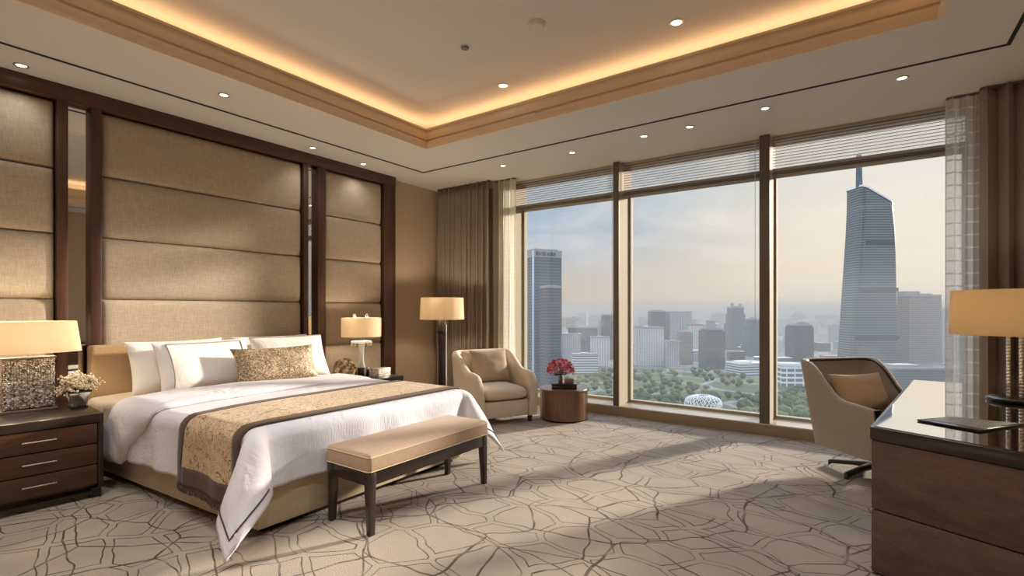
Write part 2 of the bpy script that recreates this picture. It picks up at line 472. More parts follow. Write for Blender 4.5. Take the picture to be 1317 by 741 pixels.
def wall_panel(y0, y1, label):
    t = empty('wall_panel', (XL + .005, (y0 + y1) / 2, 0), 0, label, 'wall panel', 'upholstered panels on the headboard wall')
    zs = [0.0, .35, .89, 1.43, 1.97, 2.508, 3.066]
    hy = (y1 - y0) / 2 - .004
    b = MB().box(0, .03, -hy, hy, 0.0, 3.066); b.build('backing', M['linen_panel'], t)
    for z0, z1 in zip(zs[:-1], zs[1:]):
        def fn(u, v, z0=z0, z1=z1):
            y = -hy + 2 * hy * u; z = z0 + (z1 - z0) * v
            ey = min(u, 1 - u) * 2 * hy; ez = min(v, 1 - v) * (z1 - z0)
            d = .03 + .062 * (1 - math.exp(-ey / .018)) ** .5 * (1 - math.exp(-ez / .03)) ** .5
            return (d, y, z)
        nu = 40
        us = sorted(set([0, .002, .005, .01, .02, .04, .08] + [i / 20 for i in range(2, 19)] + [.92, .96, .98, .99, .995, .998, 1]))
        vs = [0, .006, .015, .03, .06, .1, .16, .25, .4, .5, .6, .75, .84, .9, .94, .97, .985, .994, 1]
        m = MB(); nv = len(vs); nu = len(us)
        P = [fn(a, b_) for b_ in vs for a in us]
        F = [(j * nu + i, j * nu + i + 1, (j + 1) * nu + i + 1, (j + 1) * nu + i) for j in range(nv - 1) for i in range(nu - 1)]
        m.add(P, F).build('cushion', M['linen_panel'], t, smooth=80)
wall_panel(-.02, 1.200, 'narrow beige upholstered wall panel behind the silver beaded table lamp')
wall_panel(1.495, 3.407, 'wide beige padded wall panel with horizontal seams behind the white bed')
wall_panel(3.699, 4.609, 'narrow beige upholstered wall panel behind the crystal-stem table lamp')
for y0, y1, l in ((1.272, 1.419, 'narrow tall wall mirror beside the potted white flowers'), (3.468, 3.592, 'narrow tall wall mirror showing the window, beyond the white pillows')):
    t = empty('wall_mirror', (XL + .004, (y0 + y1) / 2, 0), 0, l, 'mirror', 'wall mirrors between the panels')
    hy = (y1 - y0) / 2
    rbox(.03, .05, -hy + .001, hy - .001, .0, 3.068).build('mirror_glass', M['mirror'], t)
    rbox(.0, .028, -hy + .001, hy - .001, .0, 3.068).build('mirror_backing', M['darkwood'], t)

# window: sill, mullions, transom, glass
struct('trim_11', MB().box(-4.32, 1.42, 5.9, 6.42, .108, .125), M['sill'], bevel=.004)
struct('trim_12', MB().box(-4.32, 1.42, 5.905, 6.40, 0, .108), M['sillface'])
MX = [(-4.30, -4.20), (-2.60, -2.525), (-.925, -.825), (.77, .86)]
for k, (a, b) in enumerate(MX):
    struct('trim_%d' % (13 + k), MB().box(a, b, 5.902, 5.925, .125, 3.2), M['alu_dark'], bevel=.003)
    struct('trim_%d' % (17 + k), MB().box(a + .004, b - .004, 5.925, 6.34, .125, 3.2), M['alu'])
bays = [(-4.204, -2.596), (-2.529, -.921), (-.829, .774), (.856, 1.42)]
for k, (a, b) in enumerate(bays):
    w_ = empty('window_%d' % (k + 1), ((a + b) / 2, 6.28, .125)); w_['kind'] = 'structure'
    hw = (b - a) / 2 - .001
    f = MB().box(-hw, hw, -.04, .05, 2.69, 2.78).box(-hw, hw, -.03, .05, 0, .03).box(-hw, -hw + .022, -.03, .05, .03, 2.69).box(hw - .022, hw, -.03, .05, .03, 2.69)
    f.build('window_frame', M['alu'], w_)
    MB().box(-hw + .02, hw - .02, .0, .012, .03, 2.69).build('glass_pane', M['glass'], w_, smooth=0)
    MB().box(-hw, hw, .0, .012, 2.78, 3.074).build('upper_glass_pane', M['glass'], w_, smooth=0)

def blind(a, b, label):
    t = empty('window_blind', ((a + b) / 2, 6.04, 2.79), 0, label, 'window blind', 'half raised pleated blinds')
    hw = (b - a) / 2 - .012
    def fn(u, v):
        z = .02 + (.40 - .02) * v
        return (-hw + 2 * hw * u, .008 * math.cos(2 * PI * z / .031), z)
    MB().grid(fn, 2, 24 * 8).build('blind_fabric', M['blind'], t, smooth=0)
    rbox(-hw, hw, -.02, .02, -.005, .022).build('bottom_rail', M['alu_dark'], t, bevel=.004)
    rbox(-hw, hw, -.025, .025, .385, .408).build('head_rail', M['alu'], t)
    MB().tube([(hw - .05, -.03, .40), (hw - .05, -.03, -1.6)], .0025, 6).build('pull_cord', M['white'], t)
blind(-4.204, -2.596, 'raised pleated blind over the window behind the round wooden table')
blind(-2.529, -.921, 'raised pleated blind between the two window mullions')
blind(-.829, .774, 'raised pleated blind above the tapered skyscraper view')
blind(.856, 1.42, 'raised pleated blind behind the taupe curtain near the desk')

# curtains
def curtain(name, x0, x1, yc, amp, pitch, z0, z1, mat, label, cat, seed, sheer=False, taper=0.0):
    r = random.Random(seed)
    L = x1 - x0; n = max(30, int(L / pitch * 14)); ph = r.random() * 6
    k1 = [r.uniform(.75, 1.3) for _ in range(40)]
    nz = 24
    vs = []; uvs = []
    xs = [x0 + L * i / (n - 1) for i in range(n)]
    arc = 0; arcs = [0]
    cum = 0; phs = []
    for i in range(n):
        t = i / (n - 1) * L / pitch
        j = int(t); phs.append(2 * PI * t + .6 * math.sin(2.1 * t + ph) + ph)
    for j in range(nz):
        v = j / (nz - 1); z = z0 + (z1 - z0) * v
        px = None; arc = 0
        for i in range(n):
            t = i / (n - 1) * L / pitch
            A = amp * k1[int(t) % 40] * (.75 + .25 * (1 - v))
            x = xs[i] + taper * (1 - v) * (1 if i > n / 2 else 0) * 0 + .25 * amp * math.sin(2 * phs[i])
            y = yc + A * math.sin(phs[i]) + .006 * math.sin(5 * v + i * .3)
            if px: arc += math.hypot(x - px[0], y - px[1])
            px = (x, y)
            vs.append((x - (x0 + x1) / 2, y - yc, z)); uvs.append((arc, z))
    fs = [(j * n + i, j * n + i + 1, (j + 1) * n + i + 1, (j + 1) * n + i) for j in range(nz - 1) for i in range(n - 1)]
    me = bpy.data.meshes.new(name); me.from_pydata(vs, [], fs); me.materials.append(mat)
    uvl = me.uv_layers.new(name='UVMap')
    for li, l in enumerate(me.loops): uvl.data[li].uv = uvs[l.vertex_index]
    for p in me.polygons: p.use_smooth = True
    root = empty(name, ((x0 + x1) / 2, yc, 0), 0, label, cat)
    o = bpy.data.objects.new('curtain_cloth', me); COL.objects.link(o); o.parent = root
    if not sheer:
        m = o.modifiers.new('s', 'SOLIDIFY'); m.thickness = .004
    rbox(-(L / 2), L / 2, -.02, .02, z1 - .012, z1).build('curtain_track', M['alu_dark'], root)
curtain('curtain', -5.44, -4.42, 5.71, .07, .108, .012, 3.195, M['curtain'], 'heavy taupe curtain behind the floor lamp and armchair', 'curtain', 3)
curtain('sheer_curtain', -4.42, -4.03, 5.80, .035, .10, .012, 3.195, M['sheer_cream'], 'cream sheer curtain beside the taupe drape behind the armchair', 'sheer curtain', 5, True)
curtain('sheer_curtain', .585, .80, 5.80, .03, .085, .012, 3.195, M['sheer_grid'], 'gridded see-through sheer curtain beside the desk lamp', 'sheer curtain', 8, True)
curtain('curtain', .79, 1.43, 5.70, .05, .12, .012, 3.195, M['curtain'], 'heavy taupe curtain behind the gold-shaded desk lamp', 'curtain', 11)

# ceiling fittings
def spot(name, loc, power, size=R(120), col=(1, .985, .96), blend=.8):
    l = bpy.data.lights.new(name, 'SPOT'); l.energy = power; l.color = col; l.spot_size = size; l.spot_blend = blend; l.shadow_soft_size = .05
    o = bpy.data.objects.new(name, l); COL.objects.link(o); o.location = loc
    return o
def downlight(x, y, z, label, power=26, big=1.0, ang=120, tilt=0, group='recessed ceiling downlights'):
    t = empty('downlight', (x, y, z), 0, label, 'downlight', group)
    MB().lathe([(.030 * big, -.001), (.044 * big, -.001), (.046 * big, -.004), (.043 * big, -.008), (.034 * big, -.007), (.030 * big, -.001)], 24, cap=False).build('trim_ring', M['nickel'], t)
    MB().lathe([(.0005, -.0015), (.031 * big, -.0015), (.031 * big, -.003), (.0005, -.003)], 20).build('lens', M['lampdisc'], t)
    s = spot('downlight_beam', (0, 0, -.03), power, R(ang)); s.parent = t; s.rotation_euler = (R(tilt), 0, 0)
for x, y, l in ((-5.24, .957, 'ceiling downlight above the beaded table lamp, nearest the headboard wall'),
                (-4.532, 2.10, 'ceiling downlight between the dark slot and the tray cornice above the bed'),
                (-5.19, 3.38, 'ceiling downlight in front of the wall mirror beyond the pillows'),
                (-5.24, 4.13, 'ceiling downlight in front of the narrow panel behind the crystal lamp'),
                (-3.824, 5.22, 'ceiling downlight near the cream sheer curtain, first along the window'),
                (-2.832, 5.25, 'ceiling downlight above the blind left of the first mullion, second along the window'),
                (-1.937, 5.20, 'ceiling downlight above the middle blind, third along the window'),
                (-1.457, 5.20, 'ceiling downlight above the middle blind, fourth along the window'),
                (-.753, 5.12, 'ceiling downlight by the mullion nearest the desk chair, fifth along the window'),
                (.242, 5.08, 'ceiling downlight above the gridded sheer, last along the window')):
    downlight(x, y, 3.2, l, DL_POWER)
for x, y, l in ((-1.222, 3.996, 'larger recessed spotlight in the raised tray, closer to the round ceiling detector'),
                (-3.008, 4.107, 'small recessed spotlight in the raised tray near its glowing corner')):
    downlight(x, y, ZU, l, 3, 1.25, 40, -22)
for x, y in ((-3.4, .3), (-2.2, -.2), (-1.7, 1.2), (-.5, .8), (-3.5, 1.0), (-.5, 2.3)):  # unseen fill lamps, added to brighten the room from the camera side
    downlight(x, y, ZU, 'added unseen fill spotlight in the raised tray over the open carpet', FILL, 1.25, group='added fill spotlights over the open carpet')
t = empty('smoke_detector', (-2.135, 3.365, ZU), 0, 'round white smoke detector on the raised ceiling', 'smoke detector')
MB().lathe([(.001, -.045), (.045, -.045), (.058, -.036), (.062, -.018), (.062, -.012)], 28).build('detector_cover', M['white'], t)
MB().lathe([(.07, -.012), (.072, -.006), (.072, 0), (.001, 0)], 28).build('mounting_plate', M['ceiling'], t)
t = empty('sprinkler', (-2.832, 3.307, ZU), 0, 'small grey sprinkler cap on the raised ceiling', 'sprinkler')
MB().lathe([(.001, -.022), (.03, -.02), (.036, -.012), (.036, -.006)], 24).build('cap', plain('grey cap', lin(130, 124, 118), .5), t)
MB().lathe([(.044, -.006), (.046, 0), (.001, 0)], 24).build('flange', M['ceiling'], t)

# cove LED strips hidden in the trough (real lamps)
def area(name, loc, sx, sy, power, col, rot=(0, 0, 0)):
    l = bpy.data.lights.new(name, 'AREA'); l.shape = 'RECTANGLE'; l.size = sx; l.size_y = sy; l.energy = power; l.color = col
    o = bpy.data.objects.new(name, l); COL.objects.link(o); o.location = loc; o.rotation_euler = rot
    return o
cc = (1, .61, .31)
area('cove_strip', (TX0 - .29, (TY0 + TY1) / 2, 3.44), .05, TY1 - TY0 + .5, COVE * 1.05, cc, (PI, 0, 0))
area('cove_strip', (TX1 + .29, (TY0 + TY1) / 2, 3.44), .05, TY1 - TY0 + .5, COVE * 1.05, cc, (PI, 0, 0))
area('cove_strip', ((TX0 + TX1) / 2, TY1 + .29, 3.44), TX1 - TX0 + .5, .05, COVE, cc, (PI, 0, 0))
area('cove_strip', ((TX0 + TX1) / 2, TY0 - .29, 3.44), TX1 - TX0 + .5, .05, COVE, cc, (PI, 0, 0))
def point(loc, power, col=(1, .84, .62), r=.05, parent=None):
    l = bpy.data.lights.new('lamp_bulb', 'POINT'); l.energy = power; l.color = col; l.shadow_soft_size = r
    o = bpy.data.objects.new('lamp_bulb', l); COL.objects.link(o); o.location = loc
    if parent is not None: o.parent = parent
    return o

# sun and sky
sl = bpy.data.lights.new('sun', 'SUN'); sl.energy = SUN; sl.angle = R(4); sl.color = (1, .88, .74)
so = bpy.data.objects.new('sun', sl); COL.objects.link(so)
so.rotation_euler = Vector((-.45, -1, -.265)).to_track_quat('-Z', 'Y').to_euler()
so.location = (3, 12, 6)

wd = bpy.data.worlds.new('sky'); scene.world = wd; wd.use_nodes = True
nt = wd.node_tree; nt.nodes.clear()
class WT(NT):
    def __init__(s, t): s.t = t
W = WT(nt)
g = W.n('ShaderNodeTexCoord').outputs['Generated']
sp = W.n('ShaderNodeSeparateXYZ', Vector=g)
z = sp.outputs[2]
skyc = W.ramp(z, [(0.0, lin(176, 162, 150)), (0.02, lin(208, 188, 166)), (.07, lin(214, 196, 176)), (.13, lin(214, 206, 198)), (.20, lin(200, 206, 210)), (.28, lin(182, 197, 210)), (.45, lin(165, 188, 214)), (1.0, lin(140, 172, 218))])
# warm glow low over the horizon behind the tapered tower
gd = Vector((.13, 1.0, .02)).normalized()
dt = W.n('ShaderNodeVectorMath', operation='DOT_PRODUCT'); W.set(dt.inputs[0], g); dt.inputs[1].default_value = gd
gl = W.math('POWER', W.math('MAXIMUM', dt.outputs['Value'], 0.0), 9.0)
zf = W.math('SUBTRACT', 1.0, W.math('MULTIPLY', z, 3.2), clamp=True)
glow = W.math('MULTIPLY', gl, zf)
skyc = W.mix(W.math('MULTIPLY', glow, 0.8, clamp=True), skyc, lin(255, 222, 168))
bright = W.math('POWER', W.math('MAXIMUM', dt.outputs['Value'], 0.0), 9.0)
skyc = W.mix(W.math('MULTIPLY', bright, 0.7), skyc, lin(255, 246, 230))
# streaky clouds
lf = W.math('MULTIPLY', W.math('MULTIPLY_ADD', sp.outputs[0], -2.9, -.30, clamp=True), W.ramp(z, [(.02, (0, 0, 0, 1)), (.14, (1, 1, 1, 1))]))
skyc = W.mix(W.math('MULTIPLY', lf, .9), skyc, lin(168, 190, 208))
den = W.math('ADD', z, 0.12)
cx = W.math('DIVIDE', sp.outputs[0], den); cy = W.math('DIVIDE', sp.outputs[1], den)
cv = W.n('ShaderNodeCombineXYZ', X=cx, Y=cy)
cl = W.noise(cv.outputs[0], 0.9, 6, 0.6, 0.8)
cf = W.ramp(cl, [(0.46, (0, 0, 0, 1)), (0.68, (1, 1, 1, 1))])
cf = W.math('MULTIPLY', cf, W.ramp(z, [(0.03, (0, 0, 0, 1)), (0.14, (.8, .8, .8, 1))]))
cloudc = W.mix(W.math('MULTIPLY', bright, 1.0, clamp=True), lin(236, 226, 222), lin(255, 246, 232))
skyc = W.mix(W.math('MULTIPLY', cf, 0.7), skyc, cloudc)
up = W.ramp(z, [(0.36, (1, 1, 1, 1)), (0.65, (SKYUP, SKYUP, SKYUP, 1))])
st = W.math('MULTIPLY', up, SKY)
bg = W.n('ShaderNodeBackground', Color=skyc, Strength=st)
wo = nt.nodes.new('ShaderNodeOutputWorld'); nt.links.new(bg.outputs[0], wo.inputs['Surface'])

# camera
cam = bpy.data.cameras.new('camera'); co = bpy.data.objects.new('camera', cam); COL.objects.link(co)
cam.sensor_width = 36; cam.lens = 643.6 / 1317 * 36; cam.shift_y = 26.5 / 1317
cam.clip_start = .05; cam.clip_end = 20000
co.location = (0, 0, 1.35); co.rotation_euler = (R(90), 0, R(35.2))
scene.camera = co
scene.view_settings.view_transform = 'Standard'; scene.view_settings.look = 'None'
scene.view_settings.exposure = EXPO; scene.view_settings.gamma = 1; scene.view_settings.use_curve_mapping = False
scene.cycles.use_denoising = True
scene.cycles.max_bounces = 10; scene.cycles.diffuse_bounces = 5; scene.cycles.glossy_bounces = 4; scene.cycles.transparent_max_bounces = 24
scene.cycles.volume_bounces = 0; scene.cycles.sample_clamp_indirect = 6
scene.cycles.caustics_reflective = False; scene.cycles.caustics_refractive = False
def smooth01(t): t = max(0, min(1, t)); return t * t * (3 - 2 * t)
# ------------------------------------------------------------------ bed
XF = -2.87
def YN(x): return 1.335 + (x + 5.4) * (.165 / 2.53)
YF = 3.40
TOP, RR = .62, .07
def d1(a):
    if a <= 0: return 0, 0, 0
    L = PI * RR / 2
    if a < L:
        th = a / RR; return RR * math.sin(th), RR * (1 - math.cos(th)), th
    return RR + .05 * (a - L), RR + (a - L), PI / 2
def cloth(p, w, off=0.0, wr=1.0):
    a = max(0, p - (XF - RR)); px = min(p, XF - RR)
    yn = YN(px) + RR; yf = YF - RR
    b = 0; sgn = 0; wy = w
    if w < yn: b = yn - w; sgn = -1; wy = yn
    elif w > yf: b = w - yf; sgn = 1; wy = yf
    nz = noise.noise((p * 1.7, w * 1.7, .3)); n2 = noise.noise((p * 4.5, w * 4.5, 2.1))
    if a == 0 and b == 0:
        e = min(1, min(wy - yn, yf - wy, XF - RR - px) / .25)
        cr = .012 * max(0, e)
        return (px, wy, TOP + cr + off + wr * e * (.006 * nz + .003 * n2))
    k = 1.6
    s = (a ** k + b ** k) ** (1 / k)
    out, dn, th = d1(s)
    h = math.hypot(a, b)
    dx, dy = a / h, b / h
    fl = .34 * (s / .62) * (2 * a * b / (h * h)) ** .6 if a > 0 and b > 0 else 0
    wv = wr * min(1, dn / .3)
    fold = wv * (.016 * math.sin((p if b > a else w) * 17 + 2 * nz) + .014 * nz)
    o2 = out + fl + off * math.sin(th) + max(-.012, fold)
    return (px + dx * o2, wy + sgn * dy * o2, max(.018, TOP - dn + off * math.cos(th)))

bed = empty('bed', ((-5.3 + XF) / 2, 2.4, 0), 0, 'large double bed with beige upholstered base and tan headboard', 'bed')
bx, by = bed.location.x, bed.location.y
def shift(mb):
    mb.v = [(x - bx, y - by, z) for x, y, z in mb.v]; return mb
x0 = -5.28
def quad(ins, xa=x0, xb=XF): return [(xa, YN(xa) + ins), (xb - ins, YN(xb) + ins), (xb - ins, YF - ins), (xa, YF - ins)]
shift(MB().prism(quad(.035), .045, .31)).build('base', M['linen_base'], bed, bevel=.012)
shift(MB().prism(quad(.10), .0, .045)).build('plinth', M['black'], bed)
shift(MB().prism(quad(.03), .312, .59)).build('mattress', M['sheet'], bed, bevel=.06, seg=4)
shift(MB().box(-5.425, -5.285, 1.395, 3.50, .02, 1.035)).build('headboard', M['headboard'], bed, bevel=.02, seg=3)
# under sheet, smooth, visible beside the pillows
def fsheet(u, v):
    b = .30
    w = YN(-5) - .17 + u * (YF - YN(-5) + .34)
    p = -5.27 + v * 1.0
    x, y, z = cloth(p, w, -.012, .6)
    return (x, y, z)
m = MB(); m.grid(fsheet, 90, 20); shift(m).build('bed_sheet', M['sheet'], bed, smooth=60)

# duvet
PA, WB = .36, .42
def fduv(u, v):
    p = -4.50 + v * (XF - RR + PA + 4.50)
    px = min(p, XF - RR)
    lo = YN(px) + RR - WB; hi = YF - RR + WB
    return cloth(p, lo + u * (hi - lo), .012)
nu, nv = 150, 110
m = MB(); vs = [fduv(i / (nu - 1), j / (nv - 1)) for j in range(nv) for i in range(nu)]
m.v = vs
for j in range(nv - 1):
    for i in range(nu - 1):
        m.f.append((j * nu + i, j * nu + i + 1, (j + 1) * nu + i + 1, (j + 1) * nu + i))
        p = -4.50 + (j + .5) / (nv - 1) * (XF - RR + PA + 4.50)
        w = i / (nu - 1)
        m.mi.append(1 if p > -2.99 and .17 < w < .83 else 0)
duvet = empty('duvet', (-3.6, 2.4, .0), 0, 'white duvet draped over the bed with its corners hanging to the carpet', 'duvet')
def shd(mb):
    mb.v = [(x + 3.6, y - 2.4, z) for x, y, z in mb.v]; return mb
shd(m).build('duvet_cover', [M['duvet'], M['coverlet']], duvet, smooth=70, solid=.012)
# turned-back thick fold
def ffold(u, v):
    # v along Y from the near hem over the bed, u round the cross-section
    wlo = YN(-4.3) + RR - .47; whi = YF - RR + .35
    w = wlo + v * (whi - wlo)
    k = max(0, min(1, (w - wlo) / .5))
    xc = -4.60 + .27 * k * k * (3 - 2 * k) - .10 * max(0, (w - 2.0)) / 1.4
    hw = .15 + .17 * k - .05 * max(0, (w - 2.0)) / 1.4
    th = .036 + .016 * (1 - k) - .022 * smooth01((w - 2.2) / .9) + .012 * noise.noise((w * 3, 1, 0))
    endp = min(1, v / .035, (1 - v) / .035); endp = math.sqrt(1 - (1 - endp) ** 2)
    an = 2 * PI * u
    cx = math.copysign(abs(math.cos(an)) ** .8, math.cos(an)); cz = math.copysign(abs(math.sin(an)) ** .8, math.sin(an))
    off = .034 - .014 * smooth01((w - 2.2) / .9) + th * cz * (.3 + .7 * endp)
    p = xc + hw * cx * (.75 + .25 * endp)
    return cloth(p, w, off, 1.2)
m = MB(); m.grid(ffold, 40, 110, True); shd(m).build('turned_back_fold', M['duvet'], duvet, smooth=80)
# dark stitched line near the hem of the two hanging corners
def stitch(side):
    pts = []
    pe = XF - RR + PA - .055
    if side < 0:
        we = YN(XF) + RR - WB + .055
        for i in range(14): pts.append(cloth(XF - RR - .10 + (PA + .045) * i / 13, we, .022))
        for i in range(1, 14): pts.append(cloth(pe, we + (WB - .14) * i / 13, .022))
    else:
        we = YF - RR + WB - .055
        for i in range(14): pts.append(cloth(XF - RR - .10 + (PA + .045) * i / 13, we, .022))
        for i in range(1, 14): pts.append(cloth(pe, we - (WB - .14) * i / 13, .022))
    return pts
for sd in (-1, 1):
    shd(MB().tube(stitch(sd), .0045, 6)).build('border_line', M['dark_trim'], duvet)

# runner
run = empty('bed_runner', (-3.35, 2.4, 0), 0, 'beige floral bed runner with brown border and fringe across the white duvet', 'bed runner')
def shr(mb):
    mb.v = [(x + 3.35, y - 2.4, z) for x, y, z in mb.v]; return mb
def rp(s, v, off):
    """s 0..1 across the runner (head side to foot side), v 0..1 from near hem to far hem"""
    wlo = YN(-3.3) + RR - .46; whi = YF - RR + .42
    w = wlo + v * (whi - wlo)
    k = max(0, min(1, (w - 1.45) / 1.95))
    a = -3.66 - .06 * k; b = -2.975 + .02 * k
    return cloth(a + s * (b - a), w, off)
def band(s0, s1, v0, v1, off, n1, n2):
    return MB().grid(lambda u, v: rp(s0 + u * (s1 - s0), v0 + v * (v1 - v0), off), n1, n2)
shr(band(.10, .90, .035, .965, .030, 16, 120)).build('floral_cloth', M['runner'], run, smooth=70, solid=.006)
bb = band(.0, .115, .0, 1, .031, 4, 120)
for args in ((.885, 1.0, .0, 1, .031, 4, 120), (.1, .9, .0, .045, .031, 14, 6), (.1, .9, .955, 1, .031, 14, 6)):
    q = band(*args); bb.add(q.v, q.f)
shr(bb).build('brown_border', M['runner_border'], run, smooth=70, solid=.007)
for v0, sg in ((.002, -1), (.998, 1)):
    fz = MB(); rr_ = random.Random(4)
    for i in range(110):
        x, y, z = rp(i / 109, v0, .031)
        fz.tube([(x, y, z + .004), (x + rr_.uniform(-.003, .003), y + sg * .004, z - .02), (x + rr_.uniform(-.006, .006), y + sg * rr_.uniform(.0, .01), z - .045)], .0028, 4)
    shr(fz).build('fringe', M['runner_border'], run)

# pillows
def pillow_pt(u, v, s, hw, hh, T, pin=.06):
    x = hw * u * (1 - pin * (1 - v * v)); z = hh * v * (1 - pin * (1 - u * u))
    t = T * ((1 - u ** 4) * (1 - v ** 4)) ** .6 * (1 - .18 * v)
    t += .010 * noise.noise((u * 2 + hw * 9, v * 2, s)) * (1 - u * u) * (1 - v * v)
    return (x, s * t, z)
def pillow(name, loc, hw, hh, T, lean, yaw, mat, label, cat='pillow', group=None, pipe=None, flange=0.0, pin=.06, roll=0):
    o = empty(name, loc, 0, label, cat, group)
    o.rotation_euler = (R(-lean), R(roll), R(90 + yaw))
    m = MB(); n = 34
    def ea(t): return math.sin((t - .5) * PI)
    for s in (-1, 1):
        m.grid(lambda u, v, s=s: pillow_pt(ea(u), ea(v), s, hw, hh, T, pin), n, n)
    ob = m.build('pillow_cover' if 'pillow' in name else 'cushion_cover', mat, o, smooth=80)
    bm = bmesh.new(); bm.from_mesh(ob.data); bmesh.ops.remove_doubles(bm, verts=bm.verts, dist=1e-4); bmesh.ops.recalc_face_normals(bm, faces=bm.faces); bm.to_mesh(ob.data); bm.free()
    if pipe:
        k = .80 if flange else .985; kz = .86 if flange else .985
        pts = []
        for i in range(24): pts.append((-k + 2 * k * i / 23, kz))
        if flange: 
            pts = [(-k, -kz + 2 * kz * i / 23) for i in range(24)] + pts[1:] + [(k, kz - 2 * kz * i / 23) for i in range(1, 24)]
        P = []
        for u, v in pts:
            x, y, z = pillow_pt(u, v, -1, hw, hh, T, pin); P.append((x, y - .004, z))
        MB().tube(P, .006, 6).build('piping', pipe, o)
    return o
PG = 'white bed pillows'
pillow('pillow', (-5.06, 1.97, .845), .40, .235, .085, 20, 2, M['pillow'], 'plain white pillow standing at the back, closest to the beaded lamp', group=PG)
pillow('pillow', (-5.06, 2.86, .845), .40, .235, .085, 20, -2, M['pillow'], 'white pillow at the back, mostly hidden behind two piped pillows', group=PG)
pillow('pillow', (-4.86, 2.11, .845), .41, .235, .09, 24, 3, M['pillow'], 'white pillow with grey piping in front, left of the gold lumbar cushion', group=PG, pipe=M['grey_trim'], flange=.1)
pillow('pillow', (-4.86, 2.92, .845), .39, .235, .09, 24, -3, M['pillow'], 'white pillow with thin grey edge behind the gold lumbar cushion', group=PG, pipe=M['grey_trim'])
pillow('lumbar_cushion', (-4.60, 2.62, .815), .40, .185, .08, 24, -4, M['brocade'], 'gold scroll-patterned lumbar cushion in front of the white pillows', 'cushion', pin=.10)

# ------------------------------------------------------------------ nightstands
def nightstand(loc, rz, W_, D, Ht, label, narrow=False):
    t = empty('nightstand', loc, R(rz), label, 'nightstand', 'nightstands beside the bed')
    hw, hd = W_ / 2, D / 2
    rbox(-hd, hd, -hw, hw, Ht - .062, Ht).build('top', M['espresso'], t, bevel=.004)
    i = .0
    for s in (-1, 1):
        rbox(-hd + .01, hd - .005, s * (hw - .016) - .016, s * (hw - .016) + .016, .07, Ht - .062).build('side_panel', M['espresso'], t, bevel=.002)
        for sx in (-1, 1):
            rbox(sx * (hd - .05) - .03, sx * (hd - .05) + .03, s * (hw - .04) - .03, s * (hw - .04) + .03, 0, .07).build('foot', M['black'], t)
    rbox(-hd + .01, -hd + .03, -hw + .032, hw - .032, .07, Ht - .062).build('back_panel', M['espresso'], t)
    rbox(-hd + .03, hd - .06, -hw + .032, hw - .032, .07, .085).build('bottom_panel', M['espresso'], t)
    rbox(hd - .035, hd - .012, -hw + .06, hw - .06, .028, .05).build('base_rail', M['espresso'], t)
    zt = Ht - .068; n = 3; dh = (zt - .09) / n
    for k in range(n):
        z1 = zt - k * dh; z0 = z1 - dh + .007
        d = rbox(hd - .03, hd - .006, -hw + .036, hw - .036, z0, z1).build('drawer', M['walnut'], t, bevel=.003)
        rbox(-hd + .06, hd - .032, -hw + .06, hw - .06, z0 + .012, z1 - .02).build('drawer_box', M['walnut'], t)
        zc = (z0 + z1) / 2 + .005
        h = MB().tube([(hd + .018, -.085, zc), (hd + .018, .085, zc)], .0045, 8)
        for yy in (-.075, .075): h.tube([(hd - .008, yy, zc), (hd + .018, yy, zc)], .004, 8)
        h.build('handle', M['nickel'], d)
    return t
nightstand((-4.93, .94, 0), -4, .68, .86, .60, 'dark wooden nightstand with three walnut drawers under the beaded lamp')
nightstand((-4.96, 3.86, 0), 0, .66, .80, .54, 'dark nightstand beyond the bed, holding the crystal-stem lamp')

# ------------------------------------------------------------------ lamps
def shade_part(t, r0, r1, z0, z1, mat, sx=1, sy=1, seg=48, c=(0, 0)):
    m = MB()
    m.lathe([(r0, z0), (r1, z1), (r1 - .004, z1), (r0 - .004, z0), (r0, z0)], seg, (c[0], c[1], 0), sx, sy, cap=False)
    return m.build('lamp_shade', mat, t, smooth=60)
# beaded table lamp on the near nightstand
t = empty('table_lamp', (-5.03, .955, .6005), R(-4), 'table lamp with silver beaded slab base and wide cream shade', 'table lamp')
rbox(-.075, .075, -.155, .155, 0, .018).build('base_plate', M['nickel'], t, bevel=.003)
mo = MB().box(-.06, .06, -.14, .14, .018, .385)
mo.build('beaded_body', M['mosaic'], t, bevel=.02, seg=3)
bd = MB(); r4 = random.Random(2)
for i in range(20):
    for j in range(25):
        bd.sphere((.061 + r4.uniform(-.002, .003), -.134 + i * .0141 + r4.uniform(-.003, .003), .032 + j * .0142 + r4.uniform(-.003, .003)), r4.uniform(.005, .0085), 6, 4)
bd.build('bead_facing', M['mosaic'], t)
rbox(-.066, .066, -.148, .148, .385, .395).build('top_plate', M['nickel'], t)
MB().tube([(0, 0, .395), (0, 0, .47)], .008, 10).build('stem', M['nickel'], t)
MB().tube([(0, -.22, .46), (0, .22, .46)], .003, 6).build('shade_support', M['nickel'], t)
shade_part(t, .305, .275, .425, .655, M['shade'], .58, 1.0)
for yy in (-.12, .12): point((0, yy, .54), LAMP_L * .5, parent=t, r=.035)
